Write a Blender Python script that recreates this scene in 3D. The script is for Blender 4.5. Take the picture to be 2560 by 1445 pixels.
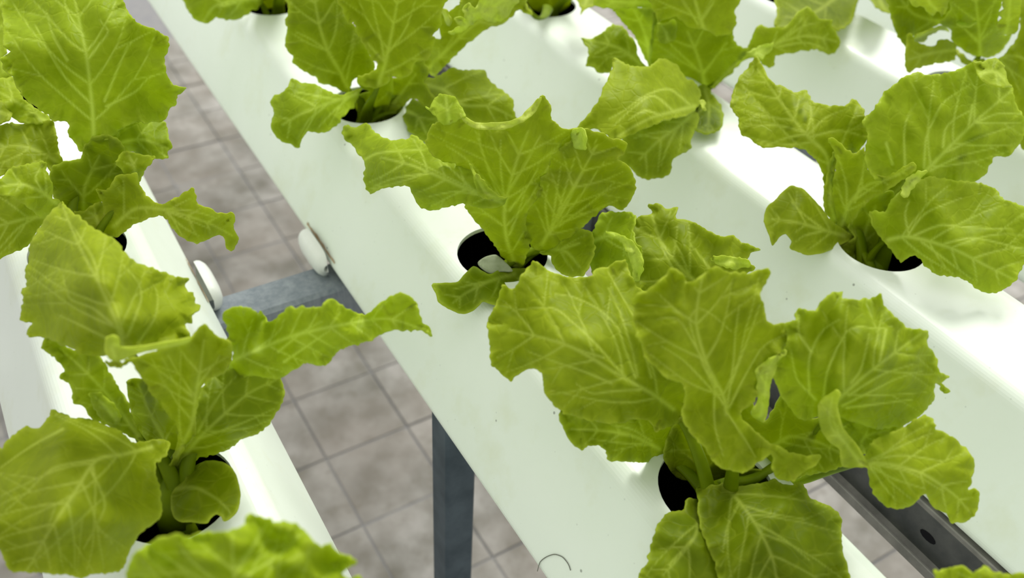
import bpy, math, random
import numpy as np
from mathutils import Vector, Matrix
from mathutils.geometry import delaunay_2d_cdt

# ------------------------------------------------------------------ scene, camera, light
for o in list(bpy.data.objects):
    bpy.data.objects.remove(o)
scene = bpy.context.scene
COL = scene.collection
S = 0.36                      # metres per layout unit (camera stands 1 unit above the gutter tops)
FPX, PITCH, ROLL, AZ = 2319.78766, 0.709070598, -0.0627653037, -0.579403899
CX, CY = 1280.0, 722.5

def dirs(x, y):
    x = np.asarray(x, float); y = np.asarray(y, float)
    a = (x - CX) / FPX; b = -(y - CY) / FPX
    r = a * math.cos(ROLL) + b * math.sin(ROLL)
    u = -a * math.sin(ROLL) + b * math.cos(ROLL)
    fw = math.cos(PITCH) + u * math.sin(PITCH)
    up = -math.sin(PITCH) + u * math.cos(PITCH)
    return np.stack([math.cos(AZ) * r - math.sin(AZ) * fw,
                     math.sin(AZ) * r + math.cos(AZ) * fw, up], -1)

def at(x, y, z):
    """layout-unit point seen at (x, y) of the 2560x1445 frame at height z"""
    d = dirs(x, y)
    t = (np.asarray(z, float) - 1.0) / d[..., 2]
    return d * t[..., None] + np.array([0, 0, 1.0])

cam_d = bpy.data.cameras.new('camera')
cam = bpy.data.objects.new('camera', cam_d)
COL.objects.link(cam)
scene.camera = cam
F0 = dirs(CX, CY)
R0 = dirs(CX + FPX, CY) - F0
U0 = dirs(CX, CY - FPX) - F0
m = Matrix.Identity(4)
for i in range(3):
    m[i][0] = R0[i]; m[i][1] = U0[i]; m[i][2] = -F0[i]
m.translation = Vector((0, 0, S))
cam.matrix_world = m
cam_d.sensor_width = 36
cam_d.lens = FPX / 2560 * 36
cam_d.clip_start = 0.01
cam_d.dof.use_dof = True
cam_d.dof.focus_distance = 0.50
cam_d.dof.aperture_fstop = 8.0

scene.view_settings.view_transform = 'Standard'
scene.view_settings.look = 'None'
scene.view_settings.gamma = 1
scene.view_settings.use_curve_mapping = False
scene.view_settings.exposure = 0.22

# soft overcast daylight through the greenhouse roof: brighter towards the zenith
w = bpy.data.worlds.new('greenhouse_daylight'); scene.world = w
w.use_nodes = True
nt = w.node_tree; nt.nodes.clear()
out = nt.nodes.new('ShaderNodeOutputWorld'); bg = nt.nodes.new('ShaderNodeBackground')
tc = nt.nodes.new('ShaderNodeTexCoord'); sp = nt.nodes.new('ShaderNodeSeparateXYZ')
mr = nt.nodes.new('ShaderNodeMapRange')
mr.inputs[1].default_value = 0; mr.inputs[2].default_value = 1
mr.inputs[3].default_value = 0.46; mr.inputs[4].default_value = 0.98
nt.links.new(tc.outputs['Generated'], sp.inputs[0]); nt.links.new(sp.outputs[2], mr.inputs[0])
nt.links.new(mr.outputs[0], bg.inputs[1]); bg.inputs[0].default_value = (1.0, 0.99, 0.96, 1)
nt.links.new(bg.outputs[0], out.inputs[0])
sun_d = bpy.data.lights.new('diffused_sun', 'SUN'); sun_d.energy = 2.1; sun_d.angle = math.radians(24)
sun_d.color = (1.0, 0.985, 0.94)
sun = bpy.data.objects.new('diffused_sun', sun_d); COL.objects.link(sun)
sun.rotation_euler = Vector((-0.80, -0.66, -1)).to_track_quat('-Z', 'Y').to_euler()

# ------------------------------------------------------------------ materials
def srgb(r, g, b):
    f = lambda c: (c / 255 / 12.92) if c / 255 <= .04045 else ((c / 255 + .055) / 1.055) ** 2.4
    return (f(r), f(g), f(b), 1)

class NT:
    def __init__(self, name):
        self.m = bpy.data.materials.new(name); self.m.use_nodes = True
        self.t = self.m.node_tree; self.t.nodes.clear()
        self.o = self.n('ShaderNodeOutputMaterial')
    def n(self, k, **kw):
        x = self.t.nodes.new(k)
        for a, b in kw.items():
            if a.startswith('i_'):
                key = a[2:]
                x.inputs[int(key) if key.isdigit() else key.replace('_', ' ')].default_value = b
            else:
                setattr(x, a, b)
        return x
    def l(self, a, b): self.t.links.new(a, b)
    def mix(self, fac, a, b, mode='MIX'):
        x = self.n('ShaderNodeMix', data_type='RGBA', blend_type=mode)
        for i, v in ((0, fac), (6, a), (7, b)):
            if hasattr(v, 'links'): self.l(v, x.inputs[i])
            else: x.inputs[i].default_value = v
        return x.outputs[2]
    def ramp(self, f, stops):
        x = self.n('ShaderNodeValToRGB'); e = x.color_ramp.elements
        while len(e) < len(stops): e.new(0.5)
        for q, (p_, c) in zip(e, stops):
            q.position = p_; q.color = c if hasattr(c, '__len__') else (c, c, c, 1)
        self.l(f, x.inputs[0]); return x.outputs[0]
    def math(self, op, a, b=0.0):
        x = self.n('ShaderNodeMath', operation=op)
        for i, v in ((0, a), (1, b)):
            if hasattr(v, 'links'): self.l(v, x.inputs[i])
            else: x.inputs[i].default_value = v
        return x.outputs[0]
    def noise(self, vec, scale, detail=3, rough=.5):
        x = self.n('ShaderNodeTexNoise'); x.inputs['Scale'].default_value = scale
        x.inputs['Detail'].default_value = detail; x.inputs['Roughness'].default_value = rough
        self.l(vec, x.inputs['Vector']); return x.outputs[0]

def leaf_material():
    k = NT('lettuce_leaf')
    geo = k.n('ShaderNodeTexCoord').outputs['Object']
    oi = k.n('ShaderNodeObjectInfo')
    vein = k.n('ShaderNodeAttribute', attribute_name='vein').outputs['Fac']
    edge = k.n('ShaderNodeAttribute', attribute_name='margin').outputs['Fac']
    tone = k.n('ShaderNodeAttribute', attribute_name='tone').outputs['Fac']
    blis = k.n('ShaderNodeAttribute', attribute_name='blister').outputs['Fac']
    n1 = k.noise(geo, 38, 4, .55); n2 = k.noise(geo, 240, 3, .6); n4 = k.noise(geo, 105, 2, .45)
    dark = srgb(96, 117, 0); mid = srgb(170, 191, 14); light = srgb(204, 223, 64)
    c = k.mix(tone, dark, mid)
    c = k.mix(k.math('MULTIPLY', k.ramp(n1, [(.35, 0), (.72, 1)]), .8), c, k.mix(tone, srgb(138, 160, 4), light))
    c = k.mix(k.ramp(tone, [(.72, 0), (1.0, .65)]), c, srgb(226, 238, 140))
    vor = k.n('ShaderNodeTexVoronoi', feature='DISTANCE_TO_EDGE'); vor.inputs['Scale'].default_value = 105
    # jitter the cell pattern so that the net of fine veins wanders
    nz = k.n('ShaderNodeTexNoise'); nz.inputs['Scale'].default_value = 60
    k.l(geo, nz.inputs['Vector'])
    mp = k.n('ShaderNodeMix', data_type='VECTOR'); mp.inputs[0].default_value = .012
    k.l(geo, mp.inputs[4]); k.l(nz.outputs[1], mp.inputs[5]); k.l(mp.outputs[1], vor.inputs['Vector'])
    net = k.ramp(vor.outputs['Distance'], [(0.0, 1.0), (.11, 0.0)])
    netf = k.math('MULTIPLY', net, .11)
    c = k.mix(netf, c, srgb(208, 220, 62))
    c = k.mix(k.math('MULTIPLY', k.ramp(n2, [(.4, 0), (.7, 1)]), .22), c, dark)
    c = k.mix(k.math('MULTIPLY', k.math('MULTIPLY', blis, k.ramp(n4, [(.50, 0), (.68, 1)])), .30), c, dark)  # blister hollows darkened in the colour too, painting in their shade
    c = k.mix(k.math('MULTIPLY', vein, k.math('ADD', k.math('MULTIPLY', tone, .5), .42)), c, srgb(218, 234, 108))
    c = k.mix(k.math('MULTIPLY', edge, .6), c, srgb(208, 226, 78))
    hs = k.n('ShaderNodeHueSaturation'); k.l(c, hs.inputs['Color'])
    k.l(k.math('ADD', k.math('MULTIPLY', oi.outputs['Random'], .012), .494), hs.inputs['Hue'])
    k.l(k.math('ADD', k.math('MULTIPLY', oi.outputs['Random'], .14), .95), hs.inputs['Value'])
    c = hs.outputs[0]
    bp = k.n('ShaderNodeBump'); bp.inputs['Strength'].default_value = .34; bp.inputs['Distance'].default_value = .0018
    h = k.math('ADD', k.math('MULTIPLY', net, -.35), k.math('SUBTRACT', k.math('MULTIPLY', n2, .18), k.math('MULTIPLY', blis, k.math('MULTIPLY', n4, .9))))
    k.l(h, bp.inputs['Height'])
    p = k.n('ShaderNodeBsdfPrincipled'); p.inputs['Roughness'].default_value = .5
    p.inputs['Specular IOR Level'].default_value = .16
    k.l(c, p.inputs['Base Color']); k.l(bp.outputs[0], p.inputs['Normal'])
    tr = k.n('ShaderNodeBsdfTranslucent'); k.l(bp.outputs[0], tr.inputs['Normal'])
    k.l(k.mix(.6, c, srgb(222, 237, 6)), tr.inputs['Color'])
    mx = k.n('ShaderNodeMixShader'); mx.inputs[0].default_value = .44
    k.l(p.outputs[0], mx.inputs[1]); k.l(tr.outputs[0], mx.inputs[2]); k.l(mx.outputs[0], k.o.inputs[0])
    return k.m

def stem_material():
    k = NT('lettuce_stem')
    geo = k.n('ShaderNodeTexCoord').outputs['Object']
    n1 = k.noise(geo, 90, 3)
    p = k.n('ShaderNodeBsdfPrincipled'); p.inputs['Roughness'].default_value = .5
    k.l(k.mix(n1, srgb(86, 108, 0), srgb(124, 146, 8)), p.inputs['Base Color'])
    p.inputs['Specular IOR Level'].default_value = .12
    k.l(p.outputs[0], k.o.inputs[0]); return k.m

def gutter_material():
    k = NT('white_gutter_plastic')
    geo = k.n('ShaderNodeTexCoord').outputs['Object']
    c = k.mix(k.ramp(k.noise(geo, 9, 4), [(.4, 0), (.75, 1)]), srgb(236, 245, 233), srgb(229, 240, 224))
    # thin film of algae and mineral stain in loose patches
    c = k.mix(k.math('MULTIPLY', k.ramp(k.noise(geo, 22, 5, .6), [(.55, 0), (.75, 1)]), .35), c, srgb(214, 220, 178))
    vor = k.n('ShaderNodeTexVoronoi'); vor.inputs['Scale'].default_value = 48; k.l(geo, vor.inputs['Vector'])
    pick = k.math('GREATER_THAN', k.noise(vor.outputs['Position'], 300, 0), .56)
    dot = k.math('MULTIPLY', k.ramp(vor.outputs['Distance'], [(.028, 1), (.05, 0)]), pick)
    c = k.mix(k.math('MULTIPLY', dot, .62), c, srgb(88, 92, 82))
    v2 = k.n('ShaderNodeTexVoronoi'); v2.inputs['Scale'].default_value = 190; k.l(geo, v2.inputs['Vector'])
    d2 = k.math('MULTIPLY', k.ramp(v2.outputs['Distance'], [(.06, 1), (.12, 0)]), k.math('GREATER_THAN', k.noise(v2.outputs['Position'], 200, 0), .6))
    c = k.mix(k.math('MULTIPLY', d2, .22), c, srgb(110, 116, 104))
    p = k.n('ShaderNodeBsdfPrincipled'); p.inputs['Roughness'].default_value = .34
    p.inputs['Specular IOR Level'].default_value = .45
    k.l(c, p.inputs['Base Color']); k.l(p.outputs[0], k.o.inputs[0]); return k.m

def plain(name, col, rough=.6, metal=0.0, spec=.3, n=None, col2=None, scale=30):
    k = NT(name); p = k.n('ShaderNodeBsdfPrincipled')
    p.inputs['Roughness'].default_value = rough; p.inputs['Metallic'].default_value = metal
    p.inputs['Specular IOR Level'].default_value = spec
    geo = k.n('ShaderNodeTexCoord').outputs['Object']
    k.l(k.mix(k.ramp(k.noise(geo, scale, 5, .6), [(.35, 0), (.68, 1)]), col, col2 or col), p.inputs['Base Color'])
    k.l(p.outputs[0], k.o.inputs[0]); return k.m

def steel_material():
    k = NT('galvanised_steel')
    tcn = k.n('ShaderNodeTexCoord').outputs['Object']
    mp = k.n('ShaderNodeMapping'); mp.inputs['Scale'].default_value = (60, 60, 6); k.l(tcn, mp.inputs[0])
    n = k.noise(mp.outputs[0], 3, 5, .65); n2 = k.noise(tcn, 55, 4, .6)
    c = k.mix(k.ramp(n, [(.3, 0), (.7, 1)]), srgb(112, 122, 130), srgb(146, 154, 160))
    c = k.mix(k.math('MULTIPLY', k.ramp(n2, [(.5, 0), (.75, 1)]), .5), c, srgb(160, 168, 172))
    p = k.n('ShaderNodeBsdfPrincipled'); p.inputs['Metallic'].default_value = .25; p.inputs['Roughness'].default_value = .5
    k.l(c, p.inputs['Base Color']); k.l(p.outputs[0], k.o.inputs[0]); return k.m

def tile_material():
    k = NT('worn_concrete_tile')
    g = k.n('ShaderNodeNewGeometry').outputs['Position']
    oi = k.n('ShaderNodeObjectInfo')
    n = k.noise(g, 14, 5, .6); n2 = k.noise(g, 45, 4, .6); n3 = k.noise(g, 5, 3, .5)
    c = k.mix(k.ramp(n, [(.35, 0), (.7, 1)]), srgb(132, 129, 120), srgb(184, 181, 176))
    c = k.mix(k.math('MULTIPLY', k.ramp(n3, [(.45, 0), (.7, 1)]), .5), c, srgb(164, 155, 146))
    c = k.mix(k.math('MULTIPLY', k.ramp(n2, [(.52, 0), (.72, 1)]), .45), c, srgb(130, 126, 114))
    hs = k.n('ShaderNodeHueSaturation'); k.l(c, hs.inputs['Color'])
    k.l(k.math('ADD', k.math('MULTIPLY', oi.outputs['Random'], .08), .96), hs.inputs['Value'])
    p = k.n('ShaderNodeBsdfPrincipled'); p.inputs['Roughness'].default_value = .8
    p.inputs['Specular IOR Level'].default_value = .2
    k.l(hs.outputs[0], p.inputs['Base Color']); k.l(p.outputs[0], k.o.inputs[0]); return k.m

M_LEAF = leaf_material(); M_STEM = stem_material(); M_GUT = gutter_material()
M_BLACK = plain('black_gutter_lining', (.004, .004, .004, 1), .9, 0, .05)
M_STEEL = steel_material(); M_POST = plain('shade_darkened_steel', srgb(62, 76, 84), .55, .2, .4, col2=srgb(84, 98, 106), scale=45); M_TILE = tile_material()  # post steel coloured darker to carry the shade under the gutters
M_JOINT = plain('floor_joint', srgb(146, 146, 149), .9, 0, .1, col2=srgb(158, 157, 155), scale=40)
M_CLIP = plain('white_clip_plastic', srgb(238, 241, 236), .4, 0, .4, col2=srgb(228, 232, 224))
M_STAIN = plain('brown_scale_deposit', srgb(168, 140, 104), .9, 0, .1, col2=srgb(196, 178, 148), scale=90)
M_HOLE = plain('dark_bolt_hole', (.01, .01, .012, 1), .8, 0, .1)
M_PLUG = plain('pale_seedling_sponge', srgb(168, 176, 150), .9, 0, .1, col2=srgb(140, 152, 118), scale=120)
M_FIBRE = plain('grey_fibre', srgb(120, 122, 112), .8, 0, .1)

# ------------------------------------------------------------------ object helpers
def mesh_obj(name, verts, faces, mat, parent=None, smooth=False, mats=None, midx=None):
    me = bpy.data.meshes.new(name)
    me.from_pydata([tuple(v) for v in verts], [], [tuple(f) for f in faces])
    for mm in (mats or [mat]): me.materials.append(mm)
    if midx is not None: me.polygons.foreach_set('material_index', midx)
    if smooth: me.polygons.foreach_set('use_smooth', [True] * len(me.polygons))
    me.update()
    o = bpy.data.objects.new(name, me); COL.objects.link(o)
    if parent: o.parent = parent
    return o

def tag(o, label=None, cat=None, group=None, kind=None):
    if label: o['label'] = label
    if cat: o['category'] = cat
    if group: o['group'] = group
    if kind: o['kind'] = kind
    return o

def empty(name, loc):
    o = bpy.data.objects.new(name, None); o.empty_display_size = .02
    o.location = loc; COL.objects.link(o); return o

def box_mesh(x0, x1, y0, y1, z0, z1, b=0.0):
    """box with bevelled vertical and top edges (layout units -> metres)"""
    if b <= 0:
        v = [(x, y, z) for z in (z0, z1) for y in (y0, y1) for x in (x0, x1)]
        f = [(0, 2, 3, 1), (4, 5, 7, 6), (0, 1, 5, 4), (2, 6, 7, 3), (0, 4, 6, 2), (1, 3, 7, 5)]
    else:
        v = []; f = []
        def ring(z, i):
            return [(x0 + i + b, y0 + i, z), (x1 - i - b, y0 + i, z), (x1 - i, y0 + i + b, z), (x1 - i, y1 - i - b, z),
                    (x1 - i - b, y1 - i, z), (x0 + i + b, y1 - i, z), (x0 + i, y1 - i - b, z), (x0 + i, y0 + i + b, z)]
        for z, i in ((z0, 0), (z1 - b, 0), (z1, b)): v += ring(z, i)
        for r in (0, 1):
            for j in range(8):
                f.append((r * 8 + j, r * 8 + (j + 1) % 8, r * 8 + 8 + (j + 1) % 8, r * 8 + 8 + j))
        f.append(tuple(range(16, 24))); f.append(tuple(reversed(range(8))))
    return [(a * S, c * S, d * S) for a, c, d in v], f

# ------------------------------------------------------------------ floor of square paving tiles
ZF = -2.2
TP = 0.385
floor = tag(mesh_obj('floor', [(-3 * S, -1 * S, (ZF - .005) * S), (9 * S, -1 * S, (ZF - .005) * S), (9 * S, 9 * S, (ZF - .005) * S), (-3 * S, 9 * S, (ZF - .005) * S)],
                     [(0, 1, 2, 3)], M_JOINT), 'grey paved floor under the growing benches', None, None, 'structure')
g = .0038
tv, tf = box_mesh(-TP / 2 + g, TP / 2 - g, -TP / 2 + g, TP / 2 - g, -.004, 0, .003)
tile_me = None
rng = random.Random(4)
X0 = float(at(900, 1300, ZF)[0]); Y0 = float(at(827, 1143, ZF)[1])
for i in range(-5, 12):
    for j in range(-6, 11):
        x = X0 + (i + .5) * TP; y = Y0 + (j + .5) * TP
        if tile_me is None:
            t = mesh_obj('paving_tile', tv, tf, M_TILE, floor); tile_me = t.data
        else:
            t = bpy.data.objects.new('paving_tile', tile_me); COL.objects.link(t); t.parent = floor
        t.location = (x * S, y * S, (ZF + rng.uniform(-.004, .004)) * S)
        t.rotation_euler = (rng.uniform(-.004, .004), rng.uniform(-.004, .004), rng.uniform(-.004, .004))

# ------------------------------------------------------------------ growing gutters
HW, BW, DEP, HR = 0.1015, 0.200, 0.222, 0.0785
def profile(off):
    """outer profile (off = 0) or the inner skin, from bottom centre round over the top, layout units"""
    hw, bw, zt, zb = HW - off * .75, BW - off * 1.1, -off, -DEP + off
    corners = [((-bw, zb), .018), ((-hw, zt), .034), ((hw, zt), .034), ((bw, zb), .018)]
    pts = [(0.0, zb)]
    cc = [c for c, _ in corners]
    for i, (c, r) in enumerate(corners):
        a = Vector(cc[i - 1] if i else (0, zb)); b = Vector(c); d = Vector(cc[i + 1] if i < 3 else (0, zb))
        u = (a - b).normalized(); v_ = (d - b).normalized()
        ang = u.angle(v_); tl = r / math.tan(ang / 2)
        cen = b + (u + v_).normalized() * (r / math.sin(ang / 2))
        p0 = b + u * tl; p1 = b + v_ * tl
        a0 = math.atan2(p0.y - cen.y, p0.x - cen.x); a1 = math.atan2(p1.y - cen.y, p1.x - cen.x)
        da = (a1 - a0 + math.pi) % (2 * math.pi) - math.pi
        for k in range(9):
            th = a0 + da * k / 8
            pts.append((cen.x + r * math.cos(th), cen.y + r * math.sin(th)))
    pts.append((0.0, zb))
    return np.array(pts)

def gutter(name, xc, holes, y0, y1, label):
    root = empty(name, (xc * S, 0, -DEP * S))
    tag(root, label, 'gutter', 'parallel white growing gutters')
    V = []; Fc = []; MI = []
    rims = []
    for skin, off in ((0, 0.0), (1, 0.0075)):
        pr = profile(off)
        s = np.concatenate([[0], np.cumsum(np.hypot(*(pr[1:] - pr[:-1]).T))])
        pv = []; pe = []
        for si in s:
            n = len(pv); pv += [Vector((si, y0)), Vector((si, y1))]; pe.append((n, n + 1))
        # top run for x -> arc length
        top = [i for i in range(len(pr)) if pr[i, 1] > -0.06]
        tx, ts = pr[top, 0], s[top]
        NH = 44
        for hy in holes:
            n = len(pv)
            for k in range(NH):
                th = 2 * math.pi * k / NH
                pv.append(Vector((float(np.interp(HR * math.cos(th), tx, ts)), hy + HR * math.sin(th))))
                pe.append((n + k, n + (k + 1) % NH))
        vo, eo, fo, *_ = delaunay_2d_cdt(pv, pe, [], 0, 1e-6)
        vo = np.array([(a.x, a.y) for a in vo])
        x = np.interp(vo[:, 0], s, pr[:, 0]); z = np.interp(vo[:, 0], s, pr[:, 1])
        base = len(V)
        V += [(a * S, b * S, (c + DEP) * S) for a, b, c in zip(x, vo[:, 1], z)]
        for f in fo:
            fx = x[f].mean(); fz = z[f].mean(); fy = vo[f, 1].mean()
            if fz > -.06 and any((fx ** 2 + (fy - h) ** 2) < (HR * .997) ** 2 for h in holes): continue
            if skin and fz > -.0: continue
            Fc.append([base + q for q in (f if skin else f[::-1])]); MI.append(skin)
    # cut walls of the holes
    po, pi = profile(0.0), profile(0.0075)
    to = [i for i in range(len(po)) if po[i, 1] > -.06]; ti = [i for i in range(len(pi)) if pi[i, 1] > -.06]
    for hy in holes:
        base = len(V); NH = 44
        for k in range(NH):
            th = 2 * math.pi * k / NH; cx_, cy_ = HR * math.cos(th), HR * math.sin(th)
            V.append((cx_ * S, (hy + cy_) * S, (float(np.interp(cx_, po[to, 0], po[to, 1])) + DEP) * S))
            V.append((cx_ * S, (hy + cy_) * S, (float(np.interp(cx_, pi[ti, 0], pi[ti, 1])) + DEP) * S))
        for k in range(NH):
            a = base + 2 * k; b = base + 2 * ((k + 1) % NH)
            Fc.append((a, a + 1, b + 1, b)); MI.append(0)
    b = mesh_obj('body', V, Fc, None, root, mats=[M_GUT, M_BLACK], midx=MI)
    # hook clips that hold the base edges on the cross beam
    for sx in (-1, 1):
        cv = []; cf = []; NS = 10; NL = 14
        L = .125
        for i in range(NL + 1):
            u = i / NL; e = min(1, math.sqrt(max(0.0, 1 - abs(2 * u - 1) ** 4)))
            for k in range(NS + 1):
                th = -math.pi * .62 + math.pi * 1.2 * k / NS
                r = .027 * (.3 + .7 * e)
                cv.append(((sx * (BW + .001 + r * math.cos(th) * .8)) * S, (1.470 + (u - .5) * L) * S, (.012 + r * 1.15 * math.sin(th)) * S))
        W = NS + 1
        for i in range(NL):
            for k in range(NS):
                q = (i * W + k, i * W + k + 1, (i + 1) * W + k + 1, (i + 1) * W + k)
                cf.append(q if sx < 0 else q[::-1])
        cf.append(tuple(range(W))); cf.append(tuple(NL * W + k for k in reversed(range(W))))
        c = mesh_obj('clip', cv, cf, M_CLIP, root, smooth=True)
        # brown scale line where clip meets gutter
        sv = []; sf = []
        rr = random.Random(int(xc * 100) + sx)
        for i in range(13):
            yy = 1.470 + (i / 12 - .5) * L * 1.2; wd = .0012 + rr.random() * .0024
            for z_ in (.030, .030 + wd * 1.9):
                sv.append((sx * (BW - (z_ / DEP) * (BW - HW) + .0022) * S, yy * S, z_ * S))
        for i in range(12):
            q = (2 * i, 2 * i + 1, 2 * i + 3, 2 * i + 2); sf.append(q if sx < 0 else q[::-1])
        mesh_obj('scale_deposit', sv, sf, M_STAIN, c)
    return root

GA, GB, GC, GD = .0425, .6725, 1.2950, 1.9320
HA = [1.975, 1.405, .835, .265]; HB = [2.775, 2.205, 1.635, 1.065, .497, -.07]
HC = [2.475, 1.905, 1.338, .772, .205]; HD = [2.25, 1.68, 1.11, .54]
GY0, GY1 = -.7, 6.5
gutter('growing_gutter', GA, HA, GY0, GY1, 'white plastic growing gutter at the left edge, beside the wide strip of floor')
gutter('growing_gutter', GB, HB, GY0, GY1, 'white plastic growing gutter through the middle with its whole left side showing')
gutter('growing_gutter', GC, HC, GY0, GY1, 'white plastic growing gutter on the right, above the dark steel rail')
gutter('growing_gutter', GD, HD, GY0, GY1, 'white plastic growing gutter furthest back in the top right corner')

gutter('growing_gutter', GD + .63, [2.6, 2.03, 1.46, .89], GY0, GY1, 'white plastic growing gutter glimpsed behind the others at the top right')

# ------------------------------------------------------------------ steel bench
bench = empty('steel_bench', (.53 * S, .97 * S, ZF * S))
tag(bench, 'galvanised steel bench frame carrying the white gutters', 'bench')
def bpart(name, x0, x1, y0, y1, z0, z1, b=0.006, parent=bench, mat=None):
    v, f = box_mesh(x0, x1, y0, y1, z0, z1, b)
    o = mesh_obj(name, v, f, mat or M_STEEL, parent)
    o.location = (-.53 * S, -.97 * S, -ZF * S) if parent is bench else (0, 0, 0)
    return o
bpart('cross_beam', -.13, 4.4, 1.372, 1.462, -.335, -.238, .008)
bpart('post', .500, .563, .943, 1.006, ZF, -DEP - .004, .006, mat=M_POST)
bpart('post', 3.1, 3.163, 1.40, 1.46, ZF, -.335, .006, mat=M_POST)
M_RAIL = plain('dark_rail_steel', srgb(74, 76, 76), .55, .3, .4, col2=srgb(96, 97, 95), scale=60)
M_FLANGE = plain('rail_edge_steel', srgb(120, 119, 114), .5, .3, .4, col2=srgb(146, 144, 138), scale=60)
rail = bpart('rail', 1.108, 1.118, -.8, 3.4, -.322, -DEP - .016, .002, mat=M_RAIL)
for nm, a in (('rail_flange', (1.085, 1.118, -.8, 3.4, -.332, -.322, .002)), ('rail_flange', (1.108, 1.150, -.8, 3.4, -DEP - .016, -DEP - .006, .002)),
              ('rail_lip', (1.081, 1.086, -.8, 3.4, -.332, -.312, .001))):
    bpart(nm, *a, parent=rail, mat=M_FLANGE)
hv = []; hf = []
for yy in np.arange(.387 - .9, 3.2, .30):
    base = len(hv)
    for k in range(12):
        th = 2 * math.pi * k / 12
        hv.append((1.1074 * S, (yy + 0.016 * math.cos(th)) * S, (-.282 + 0.009 * math.sin(th)) * S))
    hf.append(tuple(base + k for k in reversed(range(12))))
    hob = mesh_obj('bolt_hole', hv[base:], [tuple(range(11, -1, -1))], M_HOLE, rail)

# ------------------------------------------------------------------ lettuce leaves
def catmull(pts, step, closed=True):
    p = np.array(pts, float); n = len(p); out = []
    rng_ = range(n) if closed else range(n - 1)
    for i in rng_:
        if closed: a, b, c, d = p[i - 1], p[i], p[(i + 1) % n], p[(i + 2) % n]
        else: a, b, c, d = p[max(i - 1, 0)], p[i], p[i + 1], p[min(i + 2, n - 1)]
        L = np.linalg.norm((c - b)[:2]); k = max(1, int(round(L / step)))
        for j in range(k):
            t = j / k; te = .42
            m0 = (c - a) * te; m1 = (d - b) * te
            h = np.array([2 * t**3 - 3 * t**2 + 1, t**3 - 2 * t**2 + t, -2 * t**3 + 3 * t**2, t**3 - t**2])
            out.append(h[0] * b + h[1] * m0 + h[2] * c + h[3] * m1)
    if not closed: out.append(p[-1])
    return np.array(out)

def inside(px, py, poly):
    r = np.zeros(len(px), bool); n = len(poly)
    for i in range(n):
        x1, y1 = poly[i]; x2, y2 = poly[(i + 1) % n]
        if y1 == y2: continue
        c = ((y1 > py) != (y2 > py))
        r ^= c & (px < (x2 - x1) * (py - y1) / (y2 - y1) + x1)
    return r

def seg_dist(P_, A, B):
    """distance from points to the nearest of the segments A-B; also index and parameter"""
    best = np.full(len(P_), 1e9); idx = np.zeros(len(P_), int); par = np.zeros(len(P_))
    for i in range(len(A)):
        d = B[i] - A[i]; L2 = max(1e-9, d @ d)
        t = np.clip(((P_ - A[i]) @ d) / L2, 0, 1)
        q = P_ - (A[i] + t[:, None] * d)
        dd = np.hypot(q[:, 0], q[:, 1]); mk = dd < best
        best[mk] = dd[mk]; idx[mk] = i; par[mk] = t[mk]
    return best, idx, par

def tps(anchors):
    A = np.array(anchors, float); c = A[:, :2].mean(0); s = max(60., A[:, :2].std())
    q = (A[:, :2] - c) / s; n = len(q)
    def U(r): return np.where(r > 1e-9, r * r * np.log(np.maximum(r, 1e-9)), 0)
    K = U(np.linalg.norm(q[:, None] - q[None], axis=-1)) + np.eye(n) * .006
    Pm = np.hstack([np.ones((n, 1)), q])
    M = np.zeros((n + 3, n + 3)); M[:n, :n] = K; M[:n, n:] = Pm; M[n:, :n] = Pm.T
    M[n:, n:] -= np.eye(3) * 1e-6
    sol = np.linalg.lstsq(M, np.concatenate([A[:, 2], np.zeros(3)]), rcond=None)[0]
    def f(x, y):
        g_ = (np.stack([x, y], -1) - c) / s
        r = np.linalg.norm(g_[:, None] - q[None], axis=-1)
        z = U(r) @ sol[:n] + sol[n] + g_ @ sol[n + 1:]
        lo, hi = A[:, 2].min() - .05, A[:, 2].max() + .05
        return np.clip(z, lo, hi)
    return f

KS = dict(K1=(0, 0, 2.258), K2=(0, 480, 2.408), K3=(0, 960, 2.667), K4=(640, 0, 3.01), K5=(840, 200, 2.331),
          K6=(1400, 0, 3.01), K7=(1800, 0, 1.901), K8=(1180, 480, 2.007), K9=(1560, 700, 1.940), K10=(480, 480, 2.779),
          K0=(300, 0, 3.613), KD=(2160, 0, 6.395), KX=(0, 0, 1.0))
STEP = 4.6
leaf_no = [0]
CLOCK = []

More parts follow.
